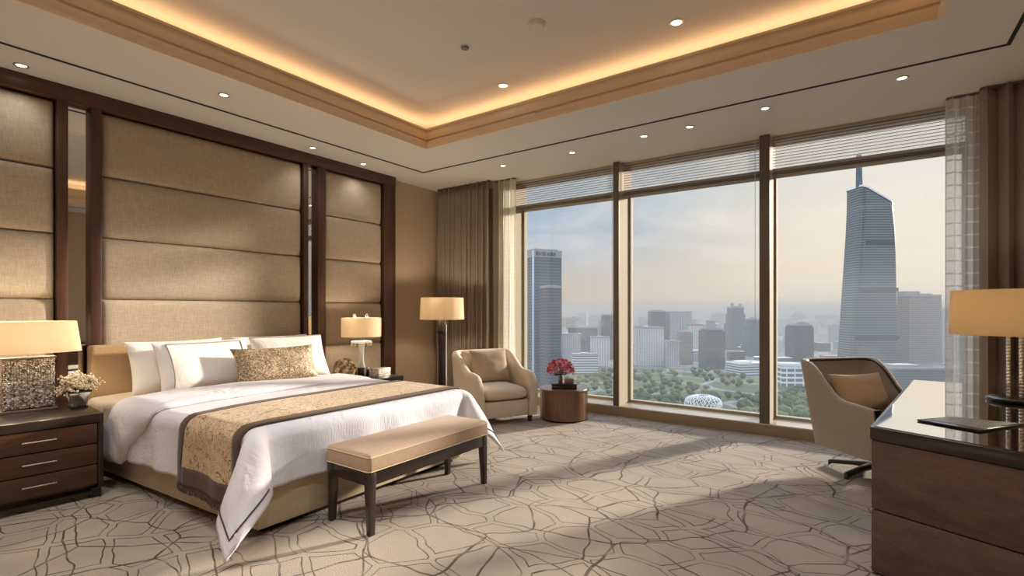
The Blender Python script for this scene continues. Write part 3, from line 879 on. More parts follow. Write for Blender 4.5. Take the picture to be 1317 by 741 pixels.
# crystal lamp on the far nightstand
t = empty('table_lamp', (-4.93, 3.86, .5405), 0, 'small crystal-stem table lamp with cream drum shade on the far nightstand', 'table lamp')
rbox(-.065, .065, -.065, .065, 0, .105).build('base_cube', M['black'], t, bevel=.004)
MB().box(-.068, .068, -.015, .015, .0, .107).box(-.015, .015, -.068, .068, 0, .107).build('chrome_band', M['chrome'], t)
MB().lathe([(.001, .107), (.05, .107), (.042, .13), (.03, .18), (.027, .26), (.032, .34), (.045, .40), (.001, .40)], 12).build('crystal_stem', M['crystal'], t, smooth=15)
MB().lathe([(.001, .40), (.12, .402), (.128, .412), (.12, .424), (.001, .43)], 24).build('crystal_disc', M['crystal'], t)
dr = MB()
for i in range(14):
    a = 2 * PI * i / 14; dr.sphere((.115 * math.cos(a), .115 * math.sin(a), .382), .011, 6, 4, 1.7)
dr.build('crystal_drops', M['crystal'], t, kind='stuff')
MB().tube([(0, 0, .43), (0, 0, .56)], .007, 8).build('stem_rod', M['chrome'], t)
shade_part(t, .232, .232, .475, .70, M['shade'])
MB().tube([(-.225, 0, .69), (.225, 0, .69)], .003, 6).tube([(0, -.225, .69), (0, .225, .69)], .003, 6).build('shade_support', M['nickel'], t)
for yy in (-.1, .08):
    MB().lathe([(.001, .69), (.014, .70), (.022, .72), (.014, .742), (.001, .75)], 10, (0, yy, 0)).build('finial', M['crystal'], t)
point((0, 0, .59), LAMP_R, parent=t, r=.04)
# floor lamp
t = empty('floor_lamp', (-4.62, 4.93, 0), 0, 'tall floor lamp with cream drum shade and dark post near the taupe curtain', 'floor lamp')
MB().lathe([(.001, 0), (.15, 0), (.15, .018), (.14, .026), (.001, .026)], 32).build('base', M['black'], t)
rbox(-.038, .038, -.038, .038, .026, 1.20).build('post', M['espresso'], t, bevel=.004)
rbox(.038, .052, .012, .032, .026, 1.14).build('chrome_strip', M['chrome'], t, bevel=.002)
rbox(-.047, .047, -.047, .047, 1.02, 1.05).build('collar', M['black'], t)
MB().tube([(0, 0, 1.20), (0, 0, 1.34)], .008, 8).build('stem_rod', M['chrome'], t)
MB().tube([(-.285, 0, 1.25), (.285, 0, 1.25)], .003, 6).tube([(0, -.285, 1.25), (0, .285, 1.25)], .003, 6).build('shade_support', M['nickel'], t)
shade_part(t, .295, .285, 1.205, 1.495, M['shade'])
MB().tube([(.10, -.05, 1.25), (.10, -.05, 1.16)], .0025, 6).sphere((.10, -.05, 1.155), .009, 8, 5).build('pull_chain', M['chrome'], t)
point((0, 0, 1.37), LAMP_F, parent=t, r=.045)
# desk lamp
t = empty('desk_lamp', (.80, 4.50, .7555), 0, 'desk lamp with gold drum shade on sparkling beaded crystal columns', 'desk lamp')
MB().lathe([(.001, 0), (.145, 0), (.15, .006), (.15, .018), (.135, .026), (.001, .026)], 36, sy=1.0).build('base', M['black'], t)
for (cx_, cy_) in ((-.045, -.02), (.012, -.03), (.045, .005)):
    b = MB(); zz = .036
    while zz < .43:
        b.sphere((cx_, cy_, zz), .0125, 8, 5); zz += .021
    b.build('crystal_column', M['bead'], t, smooth=15)
    MB().tube([(cx_, cy_, .026), (cx_, cy_, .45)], .003, 6).build('column_rod', M['chrome'], t)
rbox(-.05, .05, -.034, -.016, .446, .455).build('top_plate', M['black'], t)
MB().tube([(0, 0, .455), (0, 0, .56)], .007, 8).build('stem_rod', M['nickel'], t)
MB().tube([(-.322, 0, .46), (.322, 0, .46)], .003, 6).tube([(0, -.322, .46), (0, .322, .46)], .003, 6).build('shade_support', M['nickel'], t)
shade_part(t, .335, .325, .425, .715, M['shade_gold'])
point((0, 0, .58), LAMP_D, parent=t, r=.045)

# ------------------------------------------------------------------ small things on the nightstands
def pot_plant():
    t = empty('potted_flowers', (-4.87, 1.20, .6005), 0, 'white baby\'s breath in a silver square pot on the dark nightstand', 'potted flowers')
    MB().taper(0, 0, .0, .012, .05, .05, .05, .05).build('pot_foot', M['black'], t)
    MB().taper(0, 0, .012, .125, .043, .043, .066, .066).build('pot', M['chrome'], t, bevel=.006)
    MB().box(-.07, .07, -.07, .07, .118, .136).build('pot_rim', M['black'], t, bevel=.003)
    mw = plain('cream blossom', lin(226, 212, 184), .8); mg = plain('dusty stem green', lin(110, 104, 72), .8)
    r = random.Random(12)
    for k in range(64):
        a = r.uniform(0, 2 * PI); e = r.uniform(-.1, 1.5); L = r.uniform(.06, .125)
        d = Vector((math.cos(a) * math.cos(e), math.sin(a) * math.cos(e), math.sin(e) * .95))
        tip = Vector((0, 0, .13)) + d * L
        m = MB(); m.cur = 1; m.tube([(0, 0, .125), tuple(Vector((0, 0, .13)) + d * L * .5 + Vector((0, 0, .01))), tuple(tip)], .0016, 4); m.cur = 0
        for q in range(15):
            o = Vector((r.gauss(0, .018), r.gauss(0, .018), r.gauss(0, .014)))
            m.sphere(tuple(tip + o), r.uniform(.006, .0095), 5, 3)
        m.build('flower_sprig', [mw, mg], t)
pot_plant()
t = empty('dried_bouquet', (-4.90, 3.60, .5405), 0, 'round clump of dried brown flower heads beside the crystal lamp', 'dried flowers')
MB().lathe([(.001, 0), (.05, 0), (.06, .03), (.055, .05), (.001, .05)], 20).build('bowl', M['black'], t)
r = random.Random(5); md = [plain('dried brown petals', lin(120, 92, 66), .8), plain('dried green petals', lin(112, 108, 78), .8), plain('dried cream petals', lin(186, 160, 124), .8)]
for k in range(36):
    ph = math.acos(1 - 1.5 * (k + .5) / 36); a = k * 2.399
    c = Vector((math.sin(ph) * math.cos(a), math.sin(ph) * math.sin(a), math.cos(ph))) * .115 + Vector((0, 0, .115))
    d = (c - Vector((0, 0, .09))).normalized(); m = MB()
    for q in range(9):
        aa = q * 2.4; uu = d.orthogonal().normalized(); vv = d.cross(uu)
        off = (uu * math.cos(aa) + vv * math.sin(aa)) * .022
        p = c + off; tip = p + d * .014 + off * .7
        m.add([tuple(c - d * .01), tuple(p + vv * .008), tuple(tip), tuple(p - vv * .008), tuple(p + d * .006)], [(0, 1, 4), (1, 2, 4), (2, 3, 4), (3, 0, 4)])
    m.sphere(tuple(c), .018, 6, 4)
    m.build('dried_flower_head', md[k % 3], t, smooth=0)
t = empty('tissue_box', (-4.78, 4.03, .5405), R(8), 'pale veined marble box beside the crystal lamp on the far nightstand', 'box')
rbox(-.06, .06, -.105, .105, 0, .075).build('box_body', M['marble'], t, bevel=.004)
rbox(-.062, .062, -.107, .107, .076, .092).build('lid', M['marble'], t, bevel=.004)

# ------------------------------------------------------------------ bench
t = empty('bench', (-2.592, 2.49, 0), 0, 'long tan upholstered bench with dark legs at the foot of the bed', 'bench')
hl, hd = .565, .205
for sx in (-1, 1):
    for sy in (-1, 1):
        MB().taper(sx * (hd - .028), sy * (hl - .028), 0, .37, .017, .019, .026, .028, dx=sx * .012, dy=sy * .004).build('leg', M['espresso'], t, bevel=.003)
f = MB().box(-hd + .004, hd - .004, -hl + .004, -hl + .03, .295, .37).box(-hd + .004, hd - .004, hl - .03, hl - .004, .295, .37)
f.box(-hd + .004, -hd + .03, -hl + .03, hl - .03, .295, .37).box(hd - .03, hd - .004, -hl + .03, hl - .03, .295, .37)
f.build('apron', M['espresso'], t, bevel=.002)
rbox(-hd - .006, hd + .006, -hl - .006, hl + .006, .372, .484).build('seat_cushion', M['bench'], t, bevel=.024, seg=5)
hx_, hy_, q_ = hd + .0055, hl + .0055, .012
for zz in (.382, .466):
    MB().tube([(-hx_, -hy_ + q_, zz), (-hx_ + q_, -hy_, zz), (hx_ - q_, -hy_, zz), (hx_, -hy_ + q_, zz), (hx_, hy_ - q_, zz), (hx_ - q_, hy_, zz), (-hx_ + q_, hy_, zz), (-hx_, hy_ - q_, zz)], .0035, 6, True).build('piping', M['piping'], t)

# ------------------------------------------------------------------ upholstered tub shells
def tub(hw, d, rc, th, zb, Hf, rake=0.0, flare=0.0, na=22, nr=9, nb=14, tz=None, narrow=0.0):
    path = []
    for i in range(na): path.append((-hw, -d / 2 + (d - rc) * i / (na - 1), -1, 0))
    for i in range(1, nr): 
        a = PI - PI / 2 * i / nr; path.append((-hw + rc + rc * math.cos(a), d / 2 - rc + rc * math.sin(a), math.cos(a), math.sin(a)))
    for i in range(nb + 1): path.append((-hw + rc + 2 * (hw - rc) * i / nb, d / 2, 0, 1))
    for i in range(1, nr):
        a = PI / 2 - PI / 2 * i / nr; path.append((hw - rc + rc * math.cos(a), d / 2 - rc + rc * math.sin(a), math.cos(a), math.sin(a)))
    for i in range(na): path.append((hw, d / 2 - rc - (d - rc) * i / (na - 1), 1, 0))
    rings = []; edge = []
    for x, y, nx, ny in path:
        q = (y + d / 2) / d
        h = Hf(q)
        sec = []
        rt = th / 2
        def P(off, z):
            k = (z - zb)
            fx = flare * k * nx; fy = flare * k * ny * 0 + rake * k * max(0, q) ** 2
            return (x - nx * off + fx, y - ny * off + fy, z)
        zs = [zb, zb + (h - rt - zb) * .33, zb + (h - rt - zb) * .66, h - rt]
        for z_ in zs: sec.append(P(0, z_))
        for k in range(1, 6):
            a = PI * k / 6
            sec.append(P(rt - rt * math.cos(a), h - rt + rt * math.sin(a)))
        for z_ in reversed(zs): sec.append(P(th, z_))
        rings.append(sec); edge.append((P(th * .92, h - rt * .7), P(th * .5, h), P(th * .08, h - rt * .7), P(th * .5, zb)))
    return rings, edge

# armchair
ac = empty('armchair', (-3.74, 4.90, 0), R(63), 'beige armchair with sloping arms between the floor lamp and round table', 'armchair')
def Harm(q):
    front = math.sqrt(max(0, 1 - max(0, (.13 - q) / .13) ** 2))
    h = .585 + .02 * smooth01(q / .3) + .215 * smooth01((q - .34) / .56)
    return .36 + (h - .36) * (.15 + .85 * front)
rg, ed = tub(.39, .80, .17, .105, .085, Harm, rake=.10, flare=.05)
MB().loft(rg).build('shell', M['armchair'], ac, smooth=60)
rbox(-.286, .286, -.375, .28, .085, .27).build('front_rail', M['armchair'], ac, bevel=.012, seg=3)
m = MB(); cushion_grid(m, .284, .345, .085, 16, crown=.12)
m.build('seat_cushion', M['armchair'], ac, smooth=80, loc=(0, -.055, .352))
def fback(u, v):
    x = -.285 + .57 * u; z = .40 + .405 * v
    e = (1 - abs(2 * u - 1) ** 4) * (1 - abs(2 * v - 1) ** 6)
    return (x, .285 + .10 * (z - .085) * .8 - .07 * e ** .5, z)
MB().grid(fback, 20, 16).build('inside_back', M['armchair'], ac, smooth=80)
for sx in (-1, 1):
    for y in (-.33, .33):
        MB().taper(sx * .33, y, 0, .09, .019, .019, .025, .025).build('leg', M['espresso'], ac, bevel=.003)
cu = pillow('scatter_cushion', (0, 0, 0), .25, .205, .075, 22, 0, M['armpillow'], 'plain beige scatter cushion leaning in the armchair', 'cushion', pin=.05)
v = ac.matrix_world if False else Matrix.Rotation(R(63), 4, 'Z') @ Vector((.0, .10, 0))
cu.location = (ac.location.x + v.x, ac.location.y + v.y, .64); cu.rotation_euler = (R(-20), 0, R(63))

# desk chair
dc = empty('desk_chair', (.06, 5.03, 0), R(48), 'taupe swivel chair with dark-edged sloping arms tucked behind the desk', 'desk chair')
def Hdesk(q):
    return .60 + .05 * q + .265 * smooth01((q - .42) / .46)
rg, ed = tub(.315, .62, .075, .05, .20, Hdesk, rake=.16, flare=.10)
MB().loft(rg).build('shell', M['deskchair'], dc, smooth=60)
MB().tube([e[0] for e in ed], .010, 6).build('dark_edge', M['espresso'], dc)
for k in (0, -1):
    e = ed[k]; x, y, z = e[1]; xb, yb, zb_ = e[3]
    MB().loft([[(xb - .027, yb - .012, .19), (xb + .027, yb - .012, .19), (xb + .027, yb + .002, .19), (xb - .027, yb + .002, .19)],
               [(x - .027, y - .012, z), (x + .027, y - .012, z), (x + .027, y + .002, z), (x - .027, y + .002, z)]]).build('arm_front', M['espresso'], dc, bevel=.003)
rbox(-.26, .26, -.27, .24, .215, .33).build('seat_frame', M['deskchair'], dc, bevel=.01)
m = MB(); cushion_grid(m, .265, .28, .05, 14); m.build('seat_cushion', M['deskchair'], dc, smooth=80, loc=(0, -.02, .365))
MB().lathe([(.001, .05), (.03, .05), (.03, .12), (.022, .12), (.022, .215), (.001, .215)], 20).build('column', M['chrome'], dc)
for k in range(5):
    a = R(-172 + 72 * k); dx, dy = math.cos(a), math.sin(a); px_, py_ = -dy, dx
    rings = []
    for s_, hwid, z0, z1 in ((.02, .026, .05, .095), (.15, .022, .045, .078), (.30, .018, .02, .055), (.33, .017, .0, .045)):
        cx_, cy_ = dx * s_, dy * s_
        rings.append([(cx_ - px_ * hwid, cy_ - py_ * hwid, z0), (cx_ + px_ * hwid, cy_ + py_ * hwid, z0), (cx_ + px_ * hwid, cy_ + py_ * hwid, z1), (cx_ - px_ * hwid, cy_ - py_ * hwid, z1)])
    MB().loft(rings).build('base_leg', M['espresso'], dc, bevel=.004)
cu = pillow('lumbar_cushion', (0, 0, 0), .265, .165, .06, 20, 0, M['deskpillow'], 'brown lumbar cushion on the taupe swivel chair', 'cushion', pin=.08)
v = Matrix.Rotation(R(48), 4, 'Z') @ Vector((.0, .12, 0))
cu.location = (dc.location.x + v.x, dc.location.y + v.y, .65); cu.rotation_euler = (R(-24), 0, R(48))

# ------------------------------------------------------------------ drum table and what stands on it
t = empty('side_table', (-3.03, 5.40, 0), 0, 'low round walnut drum table beside the armchair and window', 'side table')
n = 144; ring0 = []
pf = []
for i in range(n):
    a = 2 * PI * i / n
    rr_ = .292 - (.004 if i % 12 == 0 else 0)
    pf.append((rr_ * math.cos(a), rr_ * math.sin(a)))
MB().prism(pf, .02, .352).build('drum_body', M['walnut_v'], t, smooth=25)
MB().lathe([(.001, 0), (.27, 0), (.27, .02), (.001, .02)], 48).build('plinth', M['black'], t)
MB().lathe([(.001, .352), (.296, .352), (.30, .358), (.30, .374), (.296, .38), (.001, .38)], 72).build('top', M['walnut_v'], t)
t = empty('lidded_box', (-3.01, 5.38, .3805), R(28), 'flat dark lacquered box on the round walnut table', 'box')
rbox(-.15, .15, -.11, .11, 0, .045).build('box_body', M['espresso'], t, bevel=.003)
rbox(-.155, .155, -.115, .115, .046, .064).build('lid', M['espresso'], t, bevel=.003)
t = empty('small_box', (-2.955, 5.40, .4455), R(28), 'small tan box beside the pink flowers on the dark box', 'box')
mb_ = wood('tan box wood', lin(150, 116, 84), lin(182, 146, 108), 1, .5)
rbox(-.055, .055, -.035, .035, 0, .036).build('box_body', mb_, t, bevel=.002)
rbox(-.057, .057, -.037, .037, .037, .05).build('lid', mb_, t, bevel=.002)
t = empty('flower_vase', (-3.075, 5.40, .4455), 0, 'bunch of pink-red flowers in a small vase on the dark box', 'flower vase')
MB().lathe([(.001, 0), (.026, 0), (.03, .02), (.026, .05), (.02, .075), (.026, .09), (.022, .09), (.016, .075), (.02, .05), (.022, .02), (.001, .008)], 20).build('vase', plain('brown vase glaze', lin(120, 92, 72), .2), t)
r = random.Random(9); mp = [plain('pink petals', lin(222, 92, 114), .6), plain('deep red petals', lin(184, 48, 72), .6), plain('pale pink petals', lin(236, 156, 166), .6)]
mgs = plain('leaf green', lin(72, 84, 48), .7)
st = MB()
for k in range(30):
    ph = math.acos(1 - 1.12 * (k + .5) / 30); a = k * 2.399
    c = Vector((math.sin(ph) * math.cos(a) * .155, math.sin(ph) * math.sin(a) * .155, .135 + .125 * math.cos(ph)))
    st.tube([(0, 0, .07), tuple(c * .55 + Vector((0, 0, .05))), tuple(c)], .0022, 4)
    m = MB()
    for q in range(26):
        d = Vector((r.gauss(0, 1), r.gauss(0, 1), r.gauss(.3, 1))).normalized()
        b = c + d * .012; tip = c + d * r.uniform(.03, .042)
        u_ = d.orthogonal().normalized() * .008; w_ = d.cross(u_).normalized() * .006
        m.add([tuple(b), tuple((b + tip) / 2 + u_), tuple(tip), tuple((b + tip) / 2 - u_), tuple((b + tip) / 2 + w_)], [(0, 1, 4), (1, 2, 4), (2, 3, 4), (3, 0, 4)])
    m.build('flower_head', mp[k % 3] if k % 4 else mp[0], t, smooth=0)
st.build('stems', mgs, t)
lf = MB()
for k in range(26):
    a = r.uniform(0, 2 * PI); L = r.uniform(.05, .10); z_ = r.uniform(.07, .12)
    d = Vector((math.cos(a), math.sin(a), r.uniform(-.1, .5))); b = Vector((0, 0, z_)) + d * .02; tip = b + d * L; sd_ = Vector((-d.y, d.x, 0)) * .014
    lf.add([tuple(b), tuple((b + tip) / 2 + sd_ + Vector((0, 0, .01))), tuple(tip), tuple((b + tip) / 2 - sd_ + Vector((0, 0, .01)))], [(0, 1, 2, 3)])
lf.build('foliage', mgs, t, smooth=0)

# ------------------------------------------------------------------ desk
NL, NR, BR, BL = Vector((.02, 3.14)), Vector((.98, 2.71)), Vector((1.36, 5.28)), Vector((.32, 5.40))
desk = empty('desk', (.65, 4.1, 0), 0, 'dark wooden desk with glossy black glass top by the window', 'desk')
def bil(s, f): 
    p = NL.lerp(NR, s).lerp(BL.lerp(BR, s), f); return (p.x - .65, p.y - 4.1)
def dq(s0, s1, f0, f1): return [bil(s0, f0), bil(s1, f0), bil(s1, f1), bil(s0, f1)]
MB().prism(dq(0, 1, 0, 1), .683, .748).build('top', M['espresso'], desk, bevel=.004)
MB().prism(dq(.018, .985, .008, .992), .7485, .7525).build('glass_top', M['desktop'], desk, smooth=0)
MB().prism(dq(.012, .985, .012, .30), .0, .682).build('pedestal', M['deskwood'], desk, bevel=.002)
MB().prism(dq(.006, .99, .003, .0118), .334, .680).build('upper_panel', M['deskwood'], desk, bevel=.003)
MB().prism(dq(.006, .99, .003, .0118), .012, .327).build('lower_panel', M['deskwood'], desk, bevel=.003)
MB().prism(dq(.80, .985, .30, .94), .0, .682).build('modesty_panel', M['deskwood'], desk)
MB().prism(dq(.30, .985, .94, .985), .0, .682).build('end_panel', M['deskwood'], desk)
fo = empty('leather_folder', (.43, 3.47, .7535), 0, 'dark leather folder with grey abstract cover lying on the desk', 'folder')
fq = [(.225, 3.41), (.452, 3.272), (.668, 3.60), (.39, 3.612)]
fq = [(x - .43, y - 3.47) for x, y in fq]
MB().prism(fq, .0, .009).build('folder_body', M['black'], fo, bevel=.002)
nfo = NT('abstract grey cover'); vv_ = nfo.coord('Object', (1, 1, 1)); a_ = nfo.noise(vv_, 14, 3, .6, 2.5)
cc_ = nfo.ramp(a_, [(.35, lin(40, 37, 36)), (.5, lin(120, 116, 112)), (.56, lin(50, 46, 44)), (.66, lin(170, 164, 158)), (.75, lin(60, 56, 54))])
mcov = nfo.surf(nfo.pr(cc_, .3))
MB().prism([(x * .8 + .02, y * .8 + .01) for x, y in fq], .0092, .0105).build('cover_print', mcov, fo)
# ------------------------------------------------------------------ the city outside
GZ = -120.0
YAW = R(35.2)
def facade(name, wall, glass, fh=3.6, bw=3.2, gz=.58, gx=.7, rough=.25, bands=False):
    n = NT(name)
    sp = n.n('ShaderNodeSeparateXYZ', Vector=n.coord('Object', (1, 1, 1)))
    zf = n.math('LESS_THAN', n.math('FRACT', n.math('MULTIPLY', sp.outputs[2], 1 / fh)), gz)
    xf = n.math('LESS_THAN', n.math('FRACT', n.math('MULTIPLY', n.math('ADD', sp.outputs[0], sp.outputs[1]), 1 / bw)), gx)
    f = zf if bands else n.math('MULTIPLY', zf, xf)
    vo = n.noise(n.coord('Object', (.11, .11, .28)), 1.0, 2, .6)
    g2 = n.mix(vo, (glass[0] * .7, glass[1] * .7, glass[2] * .7, 1), (glass[0] * 1.3, glass[1] * 1.3, glass[2] * 1.3, 1))
    return n.surf(n.pr(n.mix(f, wall, g2), n.math('MULTIPLY_ADD', f, rough - .7, .7), 0, None, .5))
FC = {
 'blue': facade('blue glass facade', lin(90, 100, 104), lin(58, 72, 80), 4.0, 2.6, .72, .85),
 'dark': facade('dark glass facade', lin(84, 86, 90), lin(52, 58, 66), 3.8, 3.0, .6, .7),
 'grey': facade('grey flats facade', lin(158, 154, 150), lin(84, 90, 96), 3.3, 4.4, .5, .55),
 'pale': facade('pale flats facade', lin(190, 184, 176), lin(104, 108, 112), 3.3, 5.2, .48, .5),
 'brown': facade('brown office facade', lin(136, 124, 114), lin(80, 82, 86), 3.6, 3.6, .5, .6),
 'band': facade('banded facade', lin(196, 192, 186), lin(86, 98, 108), 4.6, 9.0, .5, 1.1, bands=True),
 'whitegrid': facade('white grid facade', lin(222, 218, 210), lin(92, 108, 120), 7.6, 12.5, .62, .86),
 'tower': facade('steel blue tower facade', lin(108, 110, 107), lin(66, 76, 80), 4.2, 400.0, .55, 1.1, .2),
 'towerdark': plain('dark louvre band', lin(52, 58, 64), .6),
 'roof': plain('grey flat roof', lin(140, 136, 130), .8),
 'rooflight': plain('pale flat roof', lin(204, 200, 192), .7),
 'redroof': plain('dull red roof', lin(150, 104, 92), .8),
 'mull': plain('pale corner mullion', lin(190, 194, 198), .4),
}
def building(name, x, y, w, d, top, style, label, cat='building', rz=0.0, group=None, roof=None, steps=None, turret=None, twin=False, roofm='roof'):
    t = empty(name, (x, y, GZ), YAW + R(rz), label, cat, group)
    h = top - GZ
    if steps:
        z0 = 0
        for (kw, kh) in steps:
            rbox(-w * kw / 2, w * kw / 2, -d * kw / 2, d * kw / 2, z0, h * kh).build('tower_body', FC[style], t, smooth=0); z0 = h * kh
            zt = z0; kwl = kw
    else:
        rbox(-w / 2, w / 2, -d / 2, d / 2, 0, h).build('tower_body', FC[style], t, smooth=0); zt = h; kwl = 1
    W_, D_ = w * kwl, d * kwl
    p = 1.2
    MB().box(-W_ / 2 - .3, W_ / 2 + .3, -D_ / 2 - .3, -D_ / 2 + p, zt - 1, zt + 2).box(-W_ / 2 - .3, W_ / 2 + .3, D_ / 2 - p, D_ / 2 + .3, zt - 1, zt + 2)\
        .box(-W_ / 2 - .3, -W_ / 2 + p, -D_ / 2 + p, D_ / 2 - p, zt - 1, zt + 2).box(W_ / 2 - p, W_ / 2 + .3, -D_ / 2 + p, D_ / 2 - p, zt - 1, zt + 2).build('parapet', FC[roofm], t, smooth=0)
    if roof:
        for (rx, rw, rh) in roof:
            rbox(rx - rw / 2, rx + rw / 2, -D_ * .25, D_ * .25, zt, zt + rh).build('roof_block', FC[roofm], t, smooth=0)
    return t

# blue glass tower on the left with sign lettering along its crown
t = empty('glass_tower', (-366, 588, GZ), YAW + R(24), 'tall blue glass office tower with a sign along its crown beside the cream sheer', 'skyscraper')
w_, d_ = 43, 40; h_ = 78 - GZ
rbox(-w_ / 2, w_ / 2, -d_ / 2, d_ / 2, 0, h_).build('tower_body', FC['blue'], t, smooth=0)
MB().box(-w_ / 2 - 1.6, -w_ / 2 + .6, -d_ / 2 - 1.2, -d_ / 2 + .8, 0, h_ + 1).build('corner_mullion', FC['mull'], t, smooth=0)
rbox(-w_ / 2 - .2, w_ / 2 + .2, -d_ / 2 - .2, d_ / 2 + .2, h_ - 8, h_ + 2).build('crown', FC['roof'], t, smooth=0)
rbox(-w_ / 2 + 4, w_ / 2 - 4, -d_ / 2 + 4, d_ / 2 - 4, h_ + 2, h_ + 4).build('roof_block', FC['roof'], t, smooth=0)
# sign strokes, too small to read in the photograph
xx = -w_ / 2 + 4; ms_ = plain('dark sign strokes', lin(46, 42, 50), .6)
for sw, gap, hh_ in ((2.0, 1.2, 5), (1.2, .9, 5), (1.2, 2.2, 4), (.9, 1.0, 5), (2.2, 1.0, 5), (.9, 2.4, 5), (2.4, 1.4, 4), (.9, .9, 5), (2.0, 1.1, 5), (.9, .9, 4), (1.4, 1.0, 5)):
    rbox(xx, xx + sw, -d_ / 2 - .6, -d_ / 2 - .2, h_ - 5.6, h_ - 5.6 + hh_).build('sign_letter', ms_, t, smooth=0); xx += sw + gap
building('office_block', -322, 541, 21, 18, 28, 'dark', 'dark lower glass block in front of the blue glass tower', rz=24, roof=[(0, 10, 3)])
building('office_tower', -506, 1117, 26, 26, -13.6, 'dark', 'plain dark tower partly hidden by the first window mullion', 'skyscraper', 4)
building('apartment_block', -378, 1043, 58, 24, -40, 'pale', 'wide pale apartment block with stepped roof at the edge of the park', rz=3, roof=[(-23, 11, 6), (8, 26, 3)])
building('office_tower', -458, 1325, 38, 34, -6, 'dark', 'dark square tower with raised centre roof rising behind the pale flats', 'skyscraper', 0, roof=[(0, 22, 4)])
building('office_tower', -410, 1358, 58, 40, -8, 'grey', 'broad flat-topped grey tower behind the clustered apartment blocks', 'skyscraper', 0)
building('apartment_block', -324, 1029, 27, 22, -66, 'grey', 'short grey apartment block at the front of the cluster by the park', rz=-4, roof=[(0, 10, 3)])
building('apartment_block', -322, 1112, 26, 22, -50, 'brown', 'brown-grey apartment block with flat roof beside the short grey block', rz=6, roof=[(0, 12, 3)])
building('apartment_block', -332, 1234, 28, 24, -38, 'pale', 'pale apartment tower with dull red roof in the cluster', rz=3, roofm='redroof', roof=[(0, 12, 3)])
building('office_tower', -254, 1062, 40, 34, -40, 'dark', 'dark grey tower with a small roof turret standing apart by the park', 'skyscraper', 3, steps=[(1.0, .96), (.86, 1.0)], roof=[(-2, 13, 18)])
building('office_tower', -312, 1584, 48, 44, 4, 'blue', 'slender stepped tower with an antenna on its hazy summit', 'skyscraper', 3, steps=[(1.0, .62), (.84, .85), (.72, 1.0)], roof=[(-10, 2, 14), (6, 16, 5), (14, 3, 12)])
building('office_tower', -233, 1402, 40, 36, -26, 'blue', 'hazy blue tower with stepped shoulders next to the second mullion', 'skyscraper', 2, steps=[(1.0, .84), (.7, 1.0)], roof=[(0, 12, 6)])
t = building('office_tower', -115, 1228, 41, 36, -34, 'dark', 'dark tower with an arched crown between the mullion and the desk chair', 'skyscraper', 2, steps=[(1.0, .95), (.9, 1.0)])
ar = MB()
for k in range(5): 
    x_ = -14 + 7 * k; hh_ = 5 + 6 * math.sin(PI * (k + .5) / 5)
    ar.lathe([(3.4, 86), (3.4, 86 + hh_ * .6), (2.2, 86 + hh_ * .85), (.01, 86 + hh_)], 10, (x_, -10, 0))
ar.build('arched_crown', FC['roof'], t)

# the tapered tower
t = empty('tapered_skyscraper', (2, 1052, GZ), YAW, 'giant tapered skyscraper with slanted top and corner spire behind the desk chair', 'skyscraper')
t.scale = (.91, .91, 1)
def oct_(xa, xb, z, d=26, sl=0.0, c=6):
    P = [(xa + c, -d), (xb - c, -d), (xb, -d + c), (xb, d - c), (xb - c, d), (xa + c, d), (xa, d - c), (xa, -d + c)]
    return [(x, y, z - GZ - sl * (x - xa) / (xb - xa)) for x, y in P]
tr = [(-44, 42.5, -120), (-42, 42.5, -84), (-37, 42.5, -20), (-32.6, 42, 40), (-28.5, 41, 95), (-25.5, 38.5, 138), (-24, 35, 168)]
rings = [oct_(a, b, z_) for a, b, z_ in tr] + [oct_(-23.5, 34.0, 205, sl=31)]
MB().loft(rings).build('tower_body', FC['tower'], t, smooth=0)
MB().loft([oct_(-24.3, 34.6, 207, d=26.6, sl=31, c=6), oct_(-23.5, 34, 209.5, d=26.6, sl=31, c=6)]).build('slanted_crown', FC['mull'], t, smooth=0)
fin = MB(); rg = []
for a, b, z_ in tr + [(-23.8, 0, 206)]:
    rg.append([(a - 3.5, -20, z_ - GZ), (a + 1.5, -24, z_ - GZ), (a + 1.5, 10, z_ - GZ), (a - 3.5, 6, z_ - GZ)])
MB().loft(rg).build('edge_fin', FC['tower'], t, smooth=0)
MB().loft([[(-24.5, -14, 200 - GZ), (-16.5, -14, 200 - GZ), (-16.5, -6, 200 - GZ), (-24.5, -6, 200 - GZ)], [(-24.3, -13.5, 262 - GZ), (-18.5, -13.5, 262 - GZ), (-18.5, -7, 262 - GZ), (-24.3, -7, 262 - GZ)]]).build('spire', FC['blue'], t, smooth=0)
for zb_, xa, xb in ((112, -20, 32), (33, -31, 40), (-47, -38, 41)):
    MB().box(xa, xb, -26.8, -25, zb_ - GZ - 3, zb_ - GZ + 3).build('louvre_band', FC['towerdark'], t, smooth=0)
building('office_tower', 72, 1150, 62, 44, 24, 'brown', 'bulky grey office tower with a chamfered top beside the tapered skyscraper', 'skyscraper', 5, roof=[(-14, 30, 8), (10, 28, 4)])
building('office_tower', 150, 1580, 52, 40, 0, 'grey', 'faint stepped tower between the bulky tower and the gridded sheer', 'skyscraper', 0, steps=[(1.0, .8), (.66, 1.0)])
building('office_block', 178, 1320, 60, 40, -50, 'dark', 'long hazy low block below the faint stepped tower', rz=0, roof=[(0, 20, 4)])
building('podium_building', 68, 990, 120, 50, -88, 'dark', 'low dark podium stretching across the foot of the tapered skyscraper', rz=0, roof=[(-30, 40, 4)])
building('shopping_centre', -84, 916, 74, 40, -88, 'whitegrid', 'white grid-fronted low building just left of the desk chair', rz=-3, roof=[(-20, 26, 3)], roofm='rooflight')
building('shopping_centre', -176, 1010, 66, 40, -99, 'band', 'long white banded low building seen left of the second mullion', rz=14, roof=[(-14, 26, 4)], roofm='rooflight')
